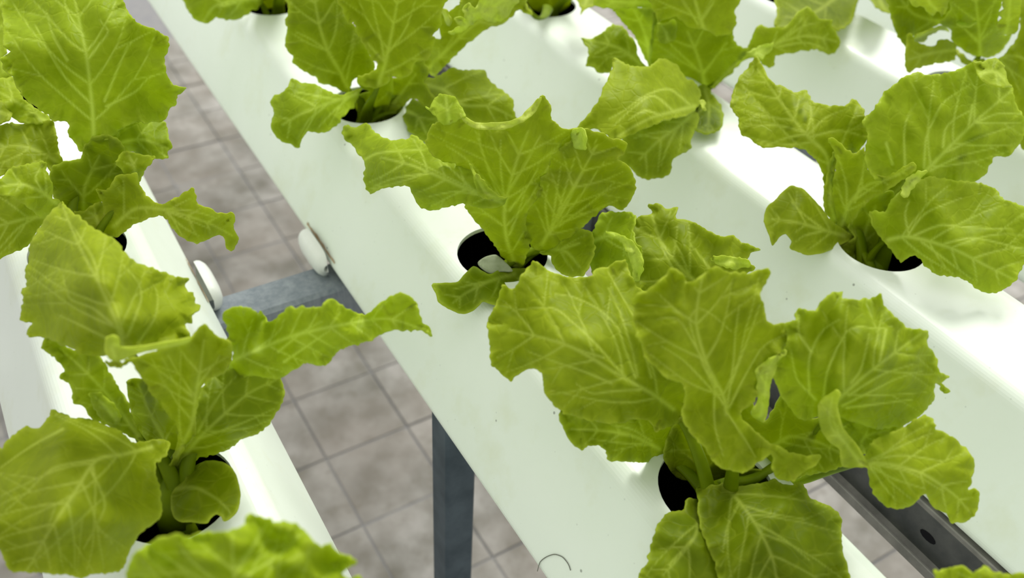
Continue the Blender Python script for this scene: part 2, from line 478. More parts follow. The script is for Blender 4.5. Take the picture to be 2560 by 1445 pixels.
def auto_veins(mid, poly, rng_, gap=62):
    """side veins that leave the midrib at an angle and bend towards the tip"""
    out = []
    md = catmull(mid, 8, False)
    L = np.concatenate([[0], np.cumsum(np.hypot(*(md[1:] - md[:-1]).T))])
    tot = L[-1]; s = gap * .5; side = 1
    while s < tot * .93:
        i = min(len(md) - 2, int(np.searchsorted(L, s))); t = md[i + 1] - md[i]; t = t / (np.linalg.norm(t) + 1e-9)
        for side in (1, -1):
            n = np.array([-t[1], t[0]]) * side
            p = md[i].copy(); d = t * .62 + n * .78; pl = [p.copy()]
            for k in range(60):
                d = d * .955 + (t * .9 + n * .35) * .045 + np.array([rng_.gauss(0, .03), rng_.gauss(0, .03)])
                d /= np.linalg.norm(d); p = p + d * 9; pl.append(p.copy())
                if not inside(p[:1], p[1:], poly)[0]: break
            if len(pl) > 4:
                out.append((pl[:-2], 2.9))
                # a fork or two
                for q in (len(pl) // 2,):
                    if len(pl) > 12:
                        p2 = pl[q].copy(); dd = (pl[q] - pl[q - 1]); dd /= np.linalg.norm(dd) + 1e-9
                        a_ = side * rng_.uniform(.5, .8); dd = np.array([dd[0] * math.cos(a_) - dd[1] * math.sin(a_), dd[0] * math.sin(a_) + dd[1] * math.cos(a_)])
                        pp = [p2.copy()]
                        for k in range(25):
                            p2 = p2 + dd * 8; pp.append(p2.copy())
                            if not inside(p2[:1], p2[1:], poly)[0]: break
                        if len(pp) > 3: out.append((pp[:-1], 2.1))
        s += gap * rng_.uniform(.8, 1.2)
    return out

def leaf(plant, K, outline, mid, edges, veins=(), tone=.5, ruffle=.006, quilt=.0035, teeth=1.6, label=None, stem=True, via=(), gap=62, wav=.006, name='leaf', mat=None, ribw=5.6, cup=.016, spots=(), auto=True):
    """one leaf: outline and veins in the coordinates of view K, heights z in layout units above the gutter tops"""
    ox, oy, sc = KS[K]
    cv = lambda a: (ox + a[0] / sc, oy + a[1] / sc)
    leaf_no[0] += 1
    rng_ = random.Random(leaf_no[0] * 7 + 1)
    ol = catmull([cv(a) for a in outline], STEP)
    # fine teeth of the margin
    if teeth:
        tng = np.roll(ol, -1, 0) - np.roll(ol, 1, 0); tng /= np.linalg.norm(tng, axis=1)[:, None] + 1e-9
        nrm = np.stack([-tng[:, 1], tng[:, 0]], -1)
        w1 = np.array([rng_.gauss(0, 1) for _ in range(len(ol))]); w1 = (w1 + np.roll(w1, 1)) * .6
        ol = ol + nrm * w1[:, None] * teeth
    mid2 = [cv(a) for a in mid]; midz = [a[2] for a in mid]
    anchors = [(*cv(a), a[2]) for a in mid] + [(*cv(a), a[2]) for a in edges]
    zf = tps(anchors)
    x0, y0 = ol.min(0); x1, y1 = ol.max(0)
    gx, gy = np.meshgrid(np.arange(x0, x1, STEP), np.arange(y0, y1, STEP * .87))
    gx = gx + (np.arange(gx.shape[0]) % 2)[:, None] * STEP * .5
    gx, gy = gx.ravel(), gy.ravel()
    mk = inside(gx, gy, ol); gx, gy = gx[mk], gy[mk]
    dO, _, _ = seg_dist(np.stack([gx, gy], -1), ol, np.roll(ol, -1, 0))
    mk = dO > STEP * .55
    gp = np.stack([gx[mk], gy[mk]], -1)
    n = len(ol)
    pts = [Vector(a) for a in ol] + [Vector(a) for a in gp]
    vo, eo, fo, *_ = delaunay_2d_cdt(pts, [(i, (i + 1) % n) for i in range(n)], [], 1, 1e-4)
    P2 = np.array([(a.x, a.y) for a in vo])
    if len(fo) == 0: return None
    F_ = np.array(fo)
    # distances to margin and veins
    dm, im, pm = seg_dist(P2, ol, np.roll(ol, -1, 0))
    arc = (im + pm) * STEP
    vl = [([np.array(cv(a)) for a in v], 3.3) for v in veins]
    if len(mid2) > 1:
        vl.append((list(catmull(mid2, 10, False)), ribw))
        if auto: vl += auto_veins(mid2, ol, rng_, gap)
    vein = np.zeros(len(P2)); dv = np.full(len(P2), 80.)
    for pl, wd in vl:
        pl = catmull(pl, 10, False) if len(pl) > 2 else np.array(pl)
        d_, i_, _ = seg_dist(P2, pl[:-1], pl[1:])
        tap = 1 - .55 * i_ / max(1, len(pl) - 1)
        vein = np.maximum(vein, np.exp(-(d_ / (wd * tap)) ** 2) * (.45 + .55 * tap) * min(1, wd / 3.4))
        dv = np.minimum(dv, d_ * (3.3 / wd))
    tn = np.full(len(P2), float(tone))  # low tone marks older leaves and paints shade into the inner ones
    for sx_, sy_, rx_, ry_ in spots:          # dark bruises on the blade
        qx, qy = cv((sx_, sy_)); tn -= .75 * np.exp(-((P2[:, 0] - qx) / (rx_ / sc)) ** 2 - ((P2[:, 1] - qy - .35 * (qx - P2[:, 0])) / (ry_ / sc)) ** 2)
    tn = np.clip(tn, 0, 1)
    z = zf(P2[:, 0], P2[:, 1])
    Wd = at(P2[:, 0], P2[:, 1], z)
    ray = dirs(P2[:, 0], P2[:, 1]); ray /= np.linalg.norm(ray, axis=1)[:, None]
    # relief: blade bulges between the veins, margin ruffles, broad undulation
    rel = .6 * quilt * (np.tanh(dv / 14.) - .6)
    rel -= cup * (1 - np.exp(-dm / 75.))
    ph = rng_.uniform(0, 6.28); lam = rng_.uniform(52, 74)
    rel += ruffle * np.sin(arc * 6.283 / lam + ph + .8 * np.sin(arc / 90. + ph)) * np.exp(-dm / 20.)
    rel += .22 * ruffle * np.sin(arc * 6.283 / 31. + ph * 2 + 1.7 * np.sin(arc / 57.)) * np.exp(-dm / 9.)
    for _ in range(4):
        a_ = rng_.uniform(0, 6.28); l_ = rng_.uniform(70, 170)
        rel += wav * .62 * np.sin((P2[:, 0] * math.cos(a_) + P2[:, 1] * math.sin(a_)) * 6.283 / l_ + rng_.uniform(0, 6.28))
    Wd = Wd - ray * rel[:, None]
    # face winding towards the viewer side
    a_, b_, c_ = Wd[F_[:, 0]], Wd[F_[:, 1]], Wd[F_[:, 2]]
    nr = np.cross(b_ - a_, c_ - a_); flip = (nr * (a_ - np.array([0, 0, 1.]))).sum(1) > 0
    F_[flip] = F_[flip][:, ::-1]
    org = np.array(plant['org'])
    o = mesh_obj(name, (Wd - org) * S, F_.tolist(), mat or M_LEAF, plant['root'], smooth=True)
    me = o.data
    for nm, arr in (('vein', vein), ('margin', np.exp(-dm / 5.5)), ('tone', tn), ('blister', np.full(len(P2), min(1., max(.05, (quilt - .002) / .005))))):
        at_ = me.attributes.new(nm, 'FLOAT', 'POINT'); at_.data.foreach_set('value', arr.astype(np.float32))
    sm = o.modifiers.new('thickness', 'SOLIDIFY'); sm.thickness = .0007; sm.offset = -1.0
    if label: o['label'] = label
    if stem and len(mid2) > 1:
        p0 = at(*mid2[0], midz[0]); p1 = at(*mid2[1], midz[1])
        stalk(plant, o, p0, p1, rng_, [at(*cv(a), a[2]) for a in via])
    return o

def stalk(plant, parent, p0, p1, rng_, via=()):
    """fleshy leaf stalk from the crown in the hole up to where the blade starts"""
    org = np.array(plant['org'])
    crown = org + np.array([rng_.uniform(-.018, .018), rng_.uniform(-.018, .018), -.075])
    p0 = np.array(p0); ray = p0 - np.array([0, 0, 1.]); ray /= np.linalg.norm(ray)
    e = p0 + ray * .024 + (np.array(p1) - p0) * .06
    L = np.linalg.norm(e - crown)
    if L < .03: return
    c1 = crown + np.array([0, 0, .45 * L]); tg = (p0 - p1) / (np.linalg.norm(p0 - p1) + 1e-9); c2 = e + tg * .28 * L
    n = 14; m_ = 9; V = []; Fq = []
    prev = None
    if len(via):
        ctl = [crown, crown + np.array([0, 0, .05])] + [np.array(v_) for v_ in via] + [e]
        path = catmull(ctl, 1e-4 + L / 40, False)
    else:
        path = np.array([(1 - t)**3 * crown + 3 * (1 - t)**2 * t * c1 + 3 * (1 - t) * t * t * c2 + t**3 * e for t in np.linspace(0, 1, 60)])
    sel = np.linspace(0, len(path) - 1, n + 1)
    for i in range(n + 1):
        t = i / n
        q = np.array([np.interp(sel[i], np.arange(len(path)), path[:, k_]) for k_ in range(3)])
        j0 = min(len(path) - 2, int(sel[i])); dq = path[j0 + 1] - path[j0]
        dq = dq / (np.linalg.norm(dq) + 1e-9)
        out_ = np.array([e[0] - crown[0], e[1] - crown[1], 0.]) + 1e-4
        sd = np.cross(dq, out_); sd /= np.linalg.norm(sd) + 1e-9
        if prev is not None and sd @ prev < 0: sd = -sd
        prev = sd
        nm = np.cross(sd, dq)
        wd = .019 * (1 - .78 * t); th_ = .010 * (1 - .78 * t)
        for k in range(m_):
            a = 6.283 * k / m_
            V.append((q + sd * wd * math.cos(a) + nm * th_ * math.sin(a) - org) * S)
    for i in range(n):
        for k in range(m_):
            Fq.append((i * m_ + k, i * m_ + (k + 1) % m_, (i + 1) * m_ + (k + 1) % m_, (i + 1) * m_ + k))
    Fq.append(tuple(range(m_))[::-1]); Fq.append(tuple(n * m_ + k for k in range(m_)))
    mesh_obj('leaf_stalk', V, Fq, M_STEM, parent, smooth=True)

def lettuce(xc, y, label):
    org = (xc, y, 0.0)
    root = empty('lettuce', (xc * S, y * S, 0)); tag(root, label, 'lettuce', 'lettuces growing in the gutter holes')
    return dict(root=root, org=org)

# ================================================================== the plants
# ---- left gutter, upper plant
A1 = lettuce(GA, HA[1], 'lettuce at the upper left with one very tall broad leaf reaching the top edge')
leaf(A1, 'K1', [(530,790),(460,850),(390,760),(380,690),(290,680),(270,650),(190,600),(130,540),(85,470),(75,430),(40,410),(5,340),(20,315),(60,290),(20,260),(15,200),(20,120),(5,60),(20,-20),(60,-80),(300,-120),(600,-80),(690,-10),(740,90),(800,140),(870,170),(940,205),(955,270),(930,330),(935,400),(980,480),(1055,500),(1000,540),(995,580),(950,630),(925,680),(850,690),(780,690),(700,720),(620,780),(570,795)],
     [(530,780,.20),(520,600,.25),(490,330,.33),(450,130,.37),(410,-60,.39)], [(40,340,.33),(60,0,.36),(940,250,.33),(1000,520,.24),(700,0,.38),(250,620,.24),(860,660,.21)],
     [[(520,590),(370,440),(260,260),(200,140)],[(500,330),(560,250),(610,180),(560,110)],[(590,570),(690,330),(740,240),(850,180)],[(600,600),(760,520),(840,440),(930,410)],[(470,200),(380,60),(360,-40)],[(380,340),(300,200),(260,60)]], .62, quilt=.0045, ruffle=.009, gap=80, via=[(480,1080,-.02),(530,880,.03)])
leaf(A1, 'K1', [(540,800),(600,740),(700,700),(780,680),(900,670),(945,715),(950,780),(975,830),(945,860),(950,892),(860,895),(800,890),(760,865),(715,855),(690,880),(640,920),(580,910),(540,870)],
     [(570,860,.15),(700,800,.17),(820,790,.17),(950,840,.15)], [(720,690,.19),(900,680,.17),(760,865,.14)], [], .35)
leaf(A1, 'K1', [(650,915),(680,870),(720,850),(760,870),(870,880),(860,905),(830,950),(800,1010),(770,1045),(740,1010),(700,985),(680,945)],
     [(760,1010,.15),(760,950,.18),(730,880,.19)], [(655,915,.19),(865,885,.18)], [], .6)
leaf(A1, 'K1', [(545,1065),(600,1080),(660,1000),(740,985),(770,985),(780,1040),(810,1090),(870,1140),(915,1155),(960,1130),(1060,1070),(1085,1065),(1120,1150),(1200,1185),(1240,1210),(1300,1205),(1325,1230),(1320,1280),(1345,1350),(1310,1420),(1280,1390),(1250,1330),(1180,1350),(1120,1375),(1050,1355),(990,1310),(930,1230),(900,1220),(850,1225),(770,1260),(700,1310),(650,1340),(600,1330),(575,1310),(590,1200),(570,1130)],
     [(640,1280,.03),(760,1180,.10),(900,1180,.15),(1060,1220,.16),(1200,1270,.13),(1310,1330,.07)], [(760,1000,.17),(560,1070,.14),(700,1300,.04),(1080,1080,.19),(1120,1370,.11),(1310,1215,.14)],
     [[(920,1185),(1040,1230),(1180,1290)],[(930,1180),(1080,1190),(1220,1230)],[(940,1200),(1030,1280),(1120,1330)]], .6, ruffle=.009)
leaf(A1, 'K1', [(-60,1030),(0,1010),(60,950),(150,925),(255,908),(270,970),(300,1050),(300,1120),(345,1135),(350,1160),(300,1200),(245,1235),(180,1190),(100,1130),(40,1100),(-60,1100)],
     [(320,1150,.14),(230,1080,.20),(120,1040,.22),(-40,1060,.22)], [(250,915,.22),(100,940,.22),(180,1185,.17)], [[(240,1080),(200,1000),(240,930)]], .6)
leaf(A1, 'K1', [(-80,1080),(40,1085),(100,1110),(190,1170),(260,1225),(220,1290),(190,1350),(160,1390),(100,1415),(40,1445),(-80,1480)],
     [(250,1220,.10),(120,1240,.14),(-60,1290,.13)], [(20,1090,.16),(40,1440,.09),(180,1380,.07)], [[(200,1230),(100,1290),(0,1400)]], .55)
leaf(A1, 'K1', [(-80,460),(40,435),(80,430),(95,490),(140,560),(200,610),(260,650),(290,690),(200,700),(130,695),(60,655),(0,570),(-80,540)],
     [(250,680,.17),(120,590,.20),(-40,500,.22)], [(60,440,.21),(60,650,.19)], [], .7, stem=False)
leaf(A1, 'K1', [(-80,560),(0,565),(40,600),(65,640),(50,680),(0,700),(-80,710)], [(60,650,.19),(0,630,.21),(-60,620,.21)], [(0,570,.21),(0,700,.2)], [], .3, stem=False)
leaf(A1, 'K1', [(-80,740),(0,710),(60,690),(120,700),(180,690),(230,685),(300,680),(315,760),(340,870),(365,935),(300,970),(250,930),(150,935),(60,960),(-80,1020)],
     [(350,930,.12),(230,860,.15),(100,820,.17),(-60,850,.17)], [(280,690,.18),(100,700,.17),(100,940,.15)], [], .35)
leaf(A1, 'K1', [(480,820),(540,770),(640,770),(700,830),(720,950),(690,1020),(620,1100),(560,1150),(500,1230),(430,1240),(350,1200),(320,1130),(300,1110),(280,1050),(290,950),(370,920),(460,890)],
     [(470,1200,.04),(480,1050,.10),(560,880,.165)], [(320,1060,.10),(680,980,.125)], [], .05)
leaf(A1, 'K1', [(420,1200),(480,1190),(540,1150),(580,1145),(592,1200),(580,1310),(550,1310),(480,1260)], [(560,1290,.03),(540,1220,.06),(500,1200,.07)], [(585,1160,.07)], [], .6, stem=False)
leaf(A1, 'K1', [(-90,-90),(40,-60),(25,60),(35,140),(25,220),(35,290),(10,330),(40,400),(70,440),(-90,500)], [(20,400,.20),(-20,200,.24),(-40,-40,.28)], [(-80,200,.24),(30,100,.26)], [], .75, stem=False)

# ---- left gutter, middle plant
A2 = lettuce(GA, HA[2], 'lettuce at the lower left whose long leaf stretches right across the floor gap')
leaf(A2, 'K2', [(370,62),(430,120),(480,150),(540,200),(600,240),(690,280),(740,340),(800,410),(900,450),(990,480),(1060,510),(1140,522),(1110,560),(1130,590),(1165,620),(1180,670),(1212,690),(1160,745),(1155,790),(1120,800),(1145,860),(1150,890),(1080,905),(960,925),(850,940),(790,960),(720,985),(640,990),(580,985),(500,980),(440,950),(370,920),(290,880),(160,860),(190,790),(125,775),(125,720),(140,650),(130,600),(160,560),(150,470),(170,420),(175,330),(210,250),(260,180),(300,130),(345,85)],
     [(740,930,.27),(700,780,.33),(590,540,.36),(480,330,.34),(375,80,.28)], [(1150,540,.24),(1190,700,.22),(1130,880,.24),(140,760,.22),(170,420,.24),(300,880,.22),(500,975,.24),(800,420,.31)],
     [[(745,880),(700,700),(630,560),(620,460)],[(765,870),(800,790),(850,640),(830,540),(740,440)],[(830,910),(930,760),(950,640),(930,560)],[(680,800),(560,700),(420,640),(380,500)],[(640,880),(480,800),(350,740)],[(600,560),(560,400),(440,210)]], .7, quilt=.005, ruffle=.008, gap=75, wav=.009, via=[(1050,1330,.03),(900,1110,.14)])
leaf(A2, 'KX', [(120,845),(102,870),(125,887),(141,895),(160,924),(152,945),(178,970),(183,1007),(208,1016),(232,1047),(262,1062),(290,1075),(345,1100),(370,1110),(345,1075),(315,1000),(275,935),(241,885),(200,880),(160,865)],
     [(345,1090,.07),(280,1000,.13),(215,930,.17),(150,870,.19)], [(110,868,.19),(160,940,.16),(240,1050,.10)], [], .45)
leaf(A2, 'KX', [(262,908),(280,906),(310,905),(340,895),(400,876),(440,862),(470,852),(490,834),(508,815),(523,821),(536,838),(556,848),(575,855),(582,875),(577,905),(560,935),(528,945),(510,960),(498,990),(492,1035),(488,1085),(470,1110),(440,1160),(415,1205),(402,1210),(425,1160),(445,1100),(440,1060),(415,1030),(395,1000),(373,978),(352,940),(328,908),(290,920)],
     [(440,1140,.04),(480,1060,.13),(490,985,.19),(500,925,.24),(510,850,.27)], [(300,908,.27),(400,885,.28),(575,870,.25),(395,1000,.19)],
     [[(480,990),(430,950),(375,910)],[(490,970),(520,930),(550,890)],[(485,1010),(440,985),(400,960)]], .5, quilt=.004)
leaf(A2, 'KX', [(410,1200),(440,1150),(470,1110),(482,1085),(486,1030),(494,990),(515,953),(548,928),(598,921),(648,921),(681,932),(702,945),(711,978),(706,1005),(690,1036),(672,1063),(645,1085),(608,1098),(589,1112),(555,1130),(520,1142),(498,1146),(470,1165),(430,1200),(413,1217),(405,1212)],
     [(430,1190,-.02),(485,1110,.08),(545,1050,.13),(620,985,.15),(690,950,.14)], [(520,950,.16),(600,925,.17),(705,990,.12),(600,1105,.06),(500,1140,.02)],
     [[(500,1095),(600,1060),(690,1020)],[(495,1080),(540,1000),(590,940)]], .12, ruffle=.003)
leaf(A2, 'K10', [(255,1020),(240,940),(205,870),(230,835),(290,805),(350,800),(420,825),(470,850),(480,825),(505,860),(520,900),(560,895),(600,860),(640,830),(665,795),(715,810),(770,800),(830,800),(890,805),(915,790),(935,755),(970,745),(1020,770),(1060,800),(1130,830),(1200,850),(1240,835),(1300,780),(1370,735),(1450,705),(1520,735),(1560,780),(1580,850),(1610,910),(1650,950),(1670,1003),(1630,980),(1590,960),(1510,965),(1470,970),(1400,960),(1290,1000),(1180,1050),(1050,1090),(1000,1120),(960,1180),(920,1205),(860,1205),(790,1190),(740,1220),(640,1280),(600,1300),(520,1290),(440,1280),(340,1290),(280,1290),(225,1270),(275,1170),(280,1100),(250,1080)],
     [(260,1180,.17),(420,1110,.22),(700,1000,.26),(1000,930,.26),(1350,880,.25),(1640,970,.20)], [(240,860,.25),(420,835,.27),(490,870,.22),(670,820,.29),(960,760,.29),(1200,855,.235),(1450,715,.29),(900,1190,.20),(640,1270,.18),(1200,1040,.22),(360,1280,.16)],
     [[(430,1110),(600,970),(640,880)],[(600,1110),(760,980),(900,900)],[(640,1180),(800,1070),(960,960)]], .62, ruffle=.009, quilt=.005)
leaf(A2, 'K3', [(340,165),(410,190),(470,220),(560,225),(620,235),(700,270),(760,290),(830,330),(880,385),(950,380),(1050,370),(1110,375),(1140,395),(1110,450),(1070,505),(1040,520),(1040,600),(1070,700),(1080,800),(1080,860),(1040,920),(980,960),(920,1020),(880,1090),(850,1150),(830,1210),(790,1250),(700,1265),(600,1275),(540,1300),(480,1275),(350,1265),(230,1260),(130,1255),(75,1255),(40,1200),(10,1120),(-60,1000),(-60,430),(10,430),(50,370),(120,310),(180,275),(210,290),(260,290),(300,250),(330,210)],
     [(1010,420,.07),(820,470,.14),(640,510,.19),(500,720,.205),(380,900,.19),(270,1080,.15),(180,1240,.10)], [(340,180,.13),(600,235,.13),(-40,700,.14),(1070,760,.09),(900,1050,.09),(650,1265,.07),(20,1150,.12),(1120,390,.08)],
     [[(640,505),(360,560),(160,740),(30,850)],[(600,560),(700,800),(620,980),(560,1100)],[(420,300),(200,420),(0,560)]], .48, ruffle=.004, quilt=.003, wav=.008)
leaf(A2, 'K3', [(1140,740),(1170,690),(1230,640),(1250,590),(1310,540),(1380,510),(1470,515),(1530,545),(1570,600),(1590,660),(1605,740),(1590,820),(1550,880),(1500,910),(1480,880),(1440,865),(1400,890),(1380,920),(1330,925),(1270,915),(1200,915),(1160,890),(1140,830)],
     [(1160,700,.005),(1300,690,.03),(1450,770,.04),(1540,860,.035)], [(1400,515,.03),(1595,700,.035),(1200,910,.03)], [], .0, ruffle=.002, quilt=.001, teeth=.3, auto=False)
leaf(A2, 'K3', [(850,-20),(980,-20),(1030,60),(1100,160),(1170,260),(1250,330),(1300,350),(1250,470),(1170,560),(1095,690),(1040,600),(1030,500),(1100,440),(1110,390),(1000,390),(920,370),(890,300),(870,180)],
     [(1080,620,-.04),(1100,400,.02),(1000,200,.08),(920,0,.13)], [(880,250,.06),(1260,360,.05)], [], .2, teeth=.4)
leaf(A2, 'KX', [(225,985),(250,985),(285,1015),(300,1040),(290,1060),(262,1052),(240,1030)], [(290,1050,.115),(262,1015,.145),(235,990,.15)], [(240,1025,.13),(285,1018,.14)], [], .5, stem=False)

leaf(A2, 'K2', [(640,885),(668,866),(705,880),(722,912),(742,934),(830,934),(960,914),(1080,894),(1152,878),(1140,906),(1080,926),(960,948),(850,968),(765,1003),(700,1022),(652,1002),(632,942)],
     [(690,990,.315),(680,920,.33),(850,950,.32),(1000,930,.315),(1140,892,.30)], [(645,900,.335),(760,1000,.305)], [], .85, stem=False, teeth=.4, ruffle=.003, auto=False, cup=.004, label='pale rolled rim of the leaf')

A3 = lettuce(GA, HA[3], 'lettuce leaf rising into the bottom left edge of the picture')
leaf(A3, 'K3', [(850,1330),(870,1180),(920,1110),(1000,1060),(1100,1020),(1180,995),(1250,1020),(1350,1000),(1500,980),(1600,955),(1640,930),(1650,880),(1690,870),(1760,885),(1810,910),(1900,915),(1980,930),(2030,970),(2080,1030),(2140,1080),(2200,1075),(2260,1140),(2330,1150),(2375,1170),(2360,1210),(2310,1220),(2280,1260),(2330,1300),(2400,1290),(2420,1340),(2300,1480),(1900,1900),(1780,2100),(1600,2000),(1100,1600)],
     [(1750,2000,.12),(1650,1600,.26),(1560,1300,.33),(1550,1000,.33)], [(900,1200,.27),(2340,1180,.27),(1690,890,.31),(2000,1000,.30),(1100,1040,.30)],
     [[(1560,1290),(1680,1100),(1740,950)],[(1540,1400),(1280,1180),(1180,1050)],[(1600,1300),(1850,1150),(2000,1010)]], .6, wav=.01)

# ---- middle gutter, top plant
B0 = lettuce(GB, HB[1], 'lettuce cut by the top edge at the far end of the middle gutter')
leaf(B0, 'K0', [(575,-120),(590,60),(640,120),(690,190),(740,205),(800,212),(840,180),(870,155),(960,185),(1060,170),(1150,130),(1200,90),(1270,60),(1300,-120)],
     [(1240,-10,.03),(1050,0,.08),(850,60,.09),(760,190,.05)], [(590,-40,.09),(960,180,.04)], [[(1050,20),(900,60)]], .45)
leaf(B0, 'K0', [(1280,-160),(1560,-160),(1500,-20),(1480,60),(1420,70),(1350,80),(1300,60)], [(1400,60,-.03),(1410,-60,.05),(1420,-140,.10)], [(1300,-60,.05),(1500,-60,.05)], [], .15)
leaf(B0, 'K0', [(1470,-120),(1490,0),(1520,60),(1560,75),(1600,40),(1700,-120)], [(1500,-60,.10),(1540,0,.11),(1560,60,.10)], [(1620,-60,.12)], [], .7)

# ---- middle gutter, second plant
B1 = lettuce(GB, HB[2], 'lettuce near the top centre with a tall upright middle leaf and frilled edge')
leaf(B1, 'K4', [(245,-90),(250,60),(215,180),(230,220),(215,310),(230,380),(275,420),(280,460),(330,510),(400,565),(455,580),(470,620),(540,640),(600,665),(690,700),(720,640),(740,590),(790,590),(880,550),(890,480),(850,380),(790,270),(740,190),(680,100),(670,-90)],
     [(690,660,.03),(620,520,.09),(540,380,.14),(480,200,.19),(430,-60,.24)], [(230,250,.17),(260,-40,.23),(870,480,.09),(720,100,.19),(430,570,.07)],
     [[(680,600),(720,430),(740,300)],[(560,400),(420,300),(300,240)]], .2, ruffle=.007, quilt=.005)
leaf(B1, 'K4', [(640,-90),(655,80),(690,180),(740,170),(770,270),(840,380),(870,450),(915,470),(905,520),(850,555),(760,585),(770,630),(850,660),(950,650),(1010,610),(1005,570),(1100,590),(1160,560),(1200,470),(1250,450),(1300,430),(1350,290),(1320,270),(1390,190),(1390,80),(1420,-90)],
     [(920,640,.10),(970,480,.15),(1000,350,.19),(1040,150,.25),(1080,-80,.31)], [(660,0,.30),(780,200,.23),(1370,60,.28),(1180,500,.16),(780,600,.12),(720,160,.25)],
     [[(970,480),(940,300),(890,100),(870,-60)],[(990,400),(1120,230),(1200,0)],[(960,460),(840,330)]], .42, ruffle=.007, quilt=.005, gap=55)
leaf(B1, 'K4', [(1230,470),(1280,430),(1330,300),(1390,290),(1370,190),(1385,90),(1410,60),(1450,90),(1540,20),(1560,-90),(2060,-90),(2035,20),(2072,118),(2040,100),(1970,80),(1920,130),(1850,180),(1740,220),(1640,300),(1590,330),(1520,400),(1460,460),(1400,520),(1340,585),(1290,540)],
     [(1300,510,.06),(1420,390,.12),(1600,220,.18),(1800,80,.21),(2000,-40,.22)], [(1390,150,.20),(1560,0,.25),(1740,215,.15),(2060,100,.17)],
     [[(1400,420),(1500,250),(1560,120)]], .55, ruffle=.014)
leaf(B1, 'K4', [(1450,245),(1500,215),(1540,200),(1490,150),(1530,130),(1580,150),(1560,60),(1600,20),(1650,60),(1690,-20),(1720,-90),(2000,-90),(1990,-10),(1940,60),(1880,140),(1820,165),(1760,170),(1690,140),(1620,190),(1560,235),(1490,262)],
     [(1480,240,.245),(1600,130,.275),(1760,60,.285),(1900,-20,.29)], [(1740,165,.25),(1600,30,.30),(1960,30,.265)], [], .95, ruffle=.012, stem=False, label='pale curled frill of the leaf edge')
leaf(B1, 'K4', [(1395,95),(1410,65),(1440,80),(1455,110),(1470,160),(1450,190),(1420,160)], [(1420,150,.22),(1430,110,.24),(1425,75,.25)], [(1460,160,.23)], [], .95, stem=False)
leaf(B1, 'K4', [(265,590),(330,620),(430,630),(500,660),(560,690),(640,715),(690,695),(795,655),(775,700),(760,760),(720,815),(650,890),(600,950),(540,990),(470,1000),(410,990),(370,1020),(340,1060),(330,1110),(300,1115),(270,1090),(200,1075),(180,1050),(130,1000),(115,930),(130,850),(110,770),(130,720),(200,690),(245,650)],
     [(760,710,.05),(620,750,.085),(480,800,.11),(330,860,.105),(200,940,.08)], [(270,600,.12),(500,670,.11),(120,780,.09),(320,1105,.03),(560,980,.055)],
     [[(700,730),(560,860),(460,970)],[(620,750),(450,720),(300,690)],[(560,770),(400,900),(310,1040)]], .52)
leaf(B1, 'K4', [(765,590),(860,555),(960,540),(1020,580),(1030,640),(1030,700),(1005,790),(960,880),(900,915),(820,905),(750,820),(770,720),(850,690),(790,660)],
     [(890,890,-.05),(900,780,.0),(900,620,.07)], [(770,680,.05),(1020,680,.05)], [], .35, teeth=.5)
leaf(B1, 'K4', [(1000,600),(1090,580),(1150,540),(1200,460),(1250,440),(1300,540),(1270,600),(1280,650),(1340,730),(1330,800),(1280,810),(1200,750),(1150,750),(1100,800),(1000,890),(930,915),(990,800),(1030,690)],
     [(960,890,-.05),(1080,720,.02),(1200,560,.09)], [(1020,640,.05),(1310,760,.06)], [], .25)
leaf(B1, 'K4', [(1245,590),(1300,585),(1340,585),(1400,550),(1480,505),(1550,530),(1640,525),(1720,525),(1750,590),(1800,640),(1870,690),(1930,740),(1945,830),(1958,925),(1800,940),(1690,930),(1580,890),(1540,850),(1480,760),(1420,740),(1330,745),(1290,690),(1250,650)],
     [(1290,640,.06),(1420,680,.09),(1560,790,.10),(1760,800,.09),(1930,880,.06)], [(1480,520,.10),(1720,540,.09),(1600,900,.05)], [[(1440,690),(1500,740),(1560,840)]], .42, quilt=.003, ruffle=.004)
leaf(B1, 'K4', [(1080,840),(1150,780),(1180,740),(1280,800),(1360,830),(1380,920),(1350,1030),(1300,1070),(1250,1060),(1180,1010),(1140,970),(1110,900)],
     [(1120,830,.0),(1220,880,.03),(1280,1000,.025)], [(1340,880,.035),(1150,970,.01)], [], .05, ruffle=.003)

# ---- middle gutter, third plant
B2 = lettuce(GB, HB[3], 'lettuce in the middle of the picture beside the open black hole')
leaf(B2, 'K5', [(525,355),(545,300),(570,250),(620,240),(680,235),(715,205),(760,240),(800,262),(900,272),(1010,268),(1090,225),(1150,170),(1185,110),(1220,98),(1255,150),(1255,220),(1290,270),(1350,290),(1420,285),(1440,330),(1400,390),(1330,400),(1260,440),(1250,490),(1230,540),(1205,570),(1200,640),(1170,700),(1120,760),(1110,850),(1140,930),(1100,1060),(1060,1115),(1020,1085),(940,990),(880,900),(820,830),(750,740),(800,700),(760,600),(700,500),(610,470),(545,420)],
     [(1050,1090,-.02),(1000,950,.05),(980,780,.13),(1010,620,.20),(1060,450,.26),(1120,300,.30)], [(540,350,.29),(720,230,.31),(1210,110,.33),(1390,320,.26),(900,275,.30),(790,760,.12),(1190,600,.18),(880,900,.06)],
     [[(990,760),(900,560),(850,400),(830,300)],[(985,720),(960,520),(960,350)],[(1000,660),(1120,460),(1190,320)],[(1010,760),(1130,600),(1190,480)],[(950,690),(780,480),(640,380)],[(1010,900),(1060,780),(1100,650)]], .5, quilt=.004)
leaf(B2, 'K5', [(540,165),(560,130),(600,85),(660,85),(700,110),(740,170),(760,210),(720,225),(690,250),(640,265),(600,245),(575,210),(520,158)],
     [(660,245,.315),(650,170,.335),(640,95,.34)], [(560,150,.33),(735,180,.33)], [], .75, stem=False, label='pale curled lobe of the leaf edge')
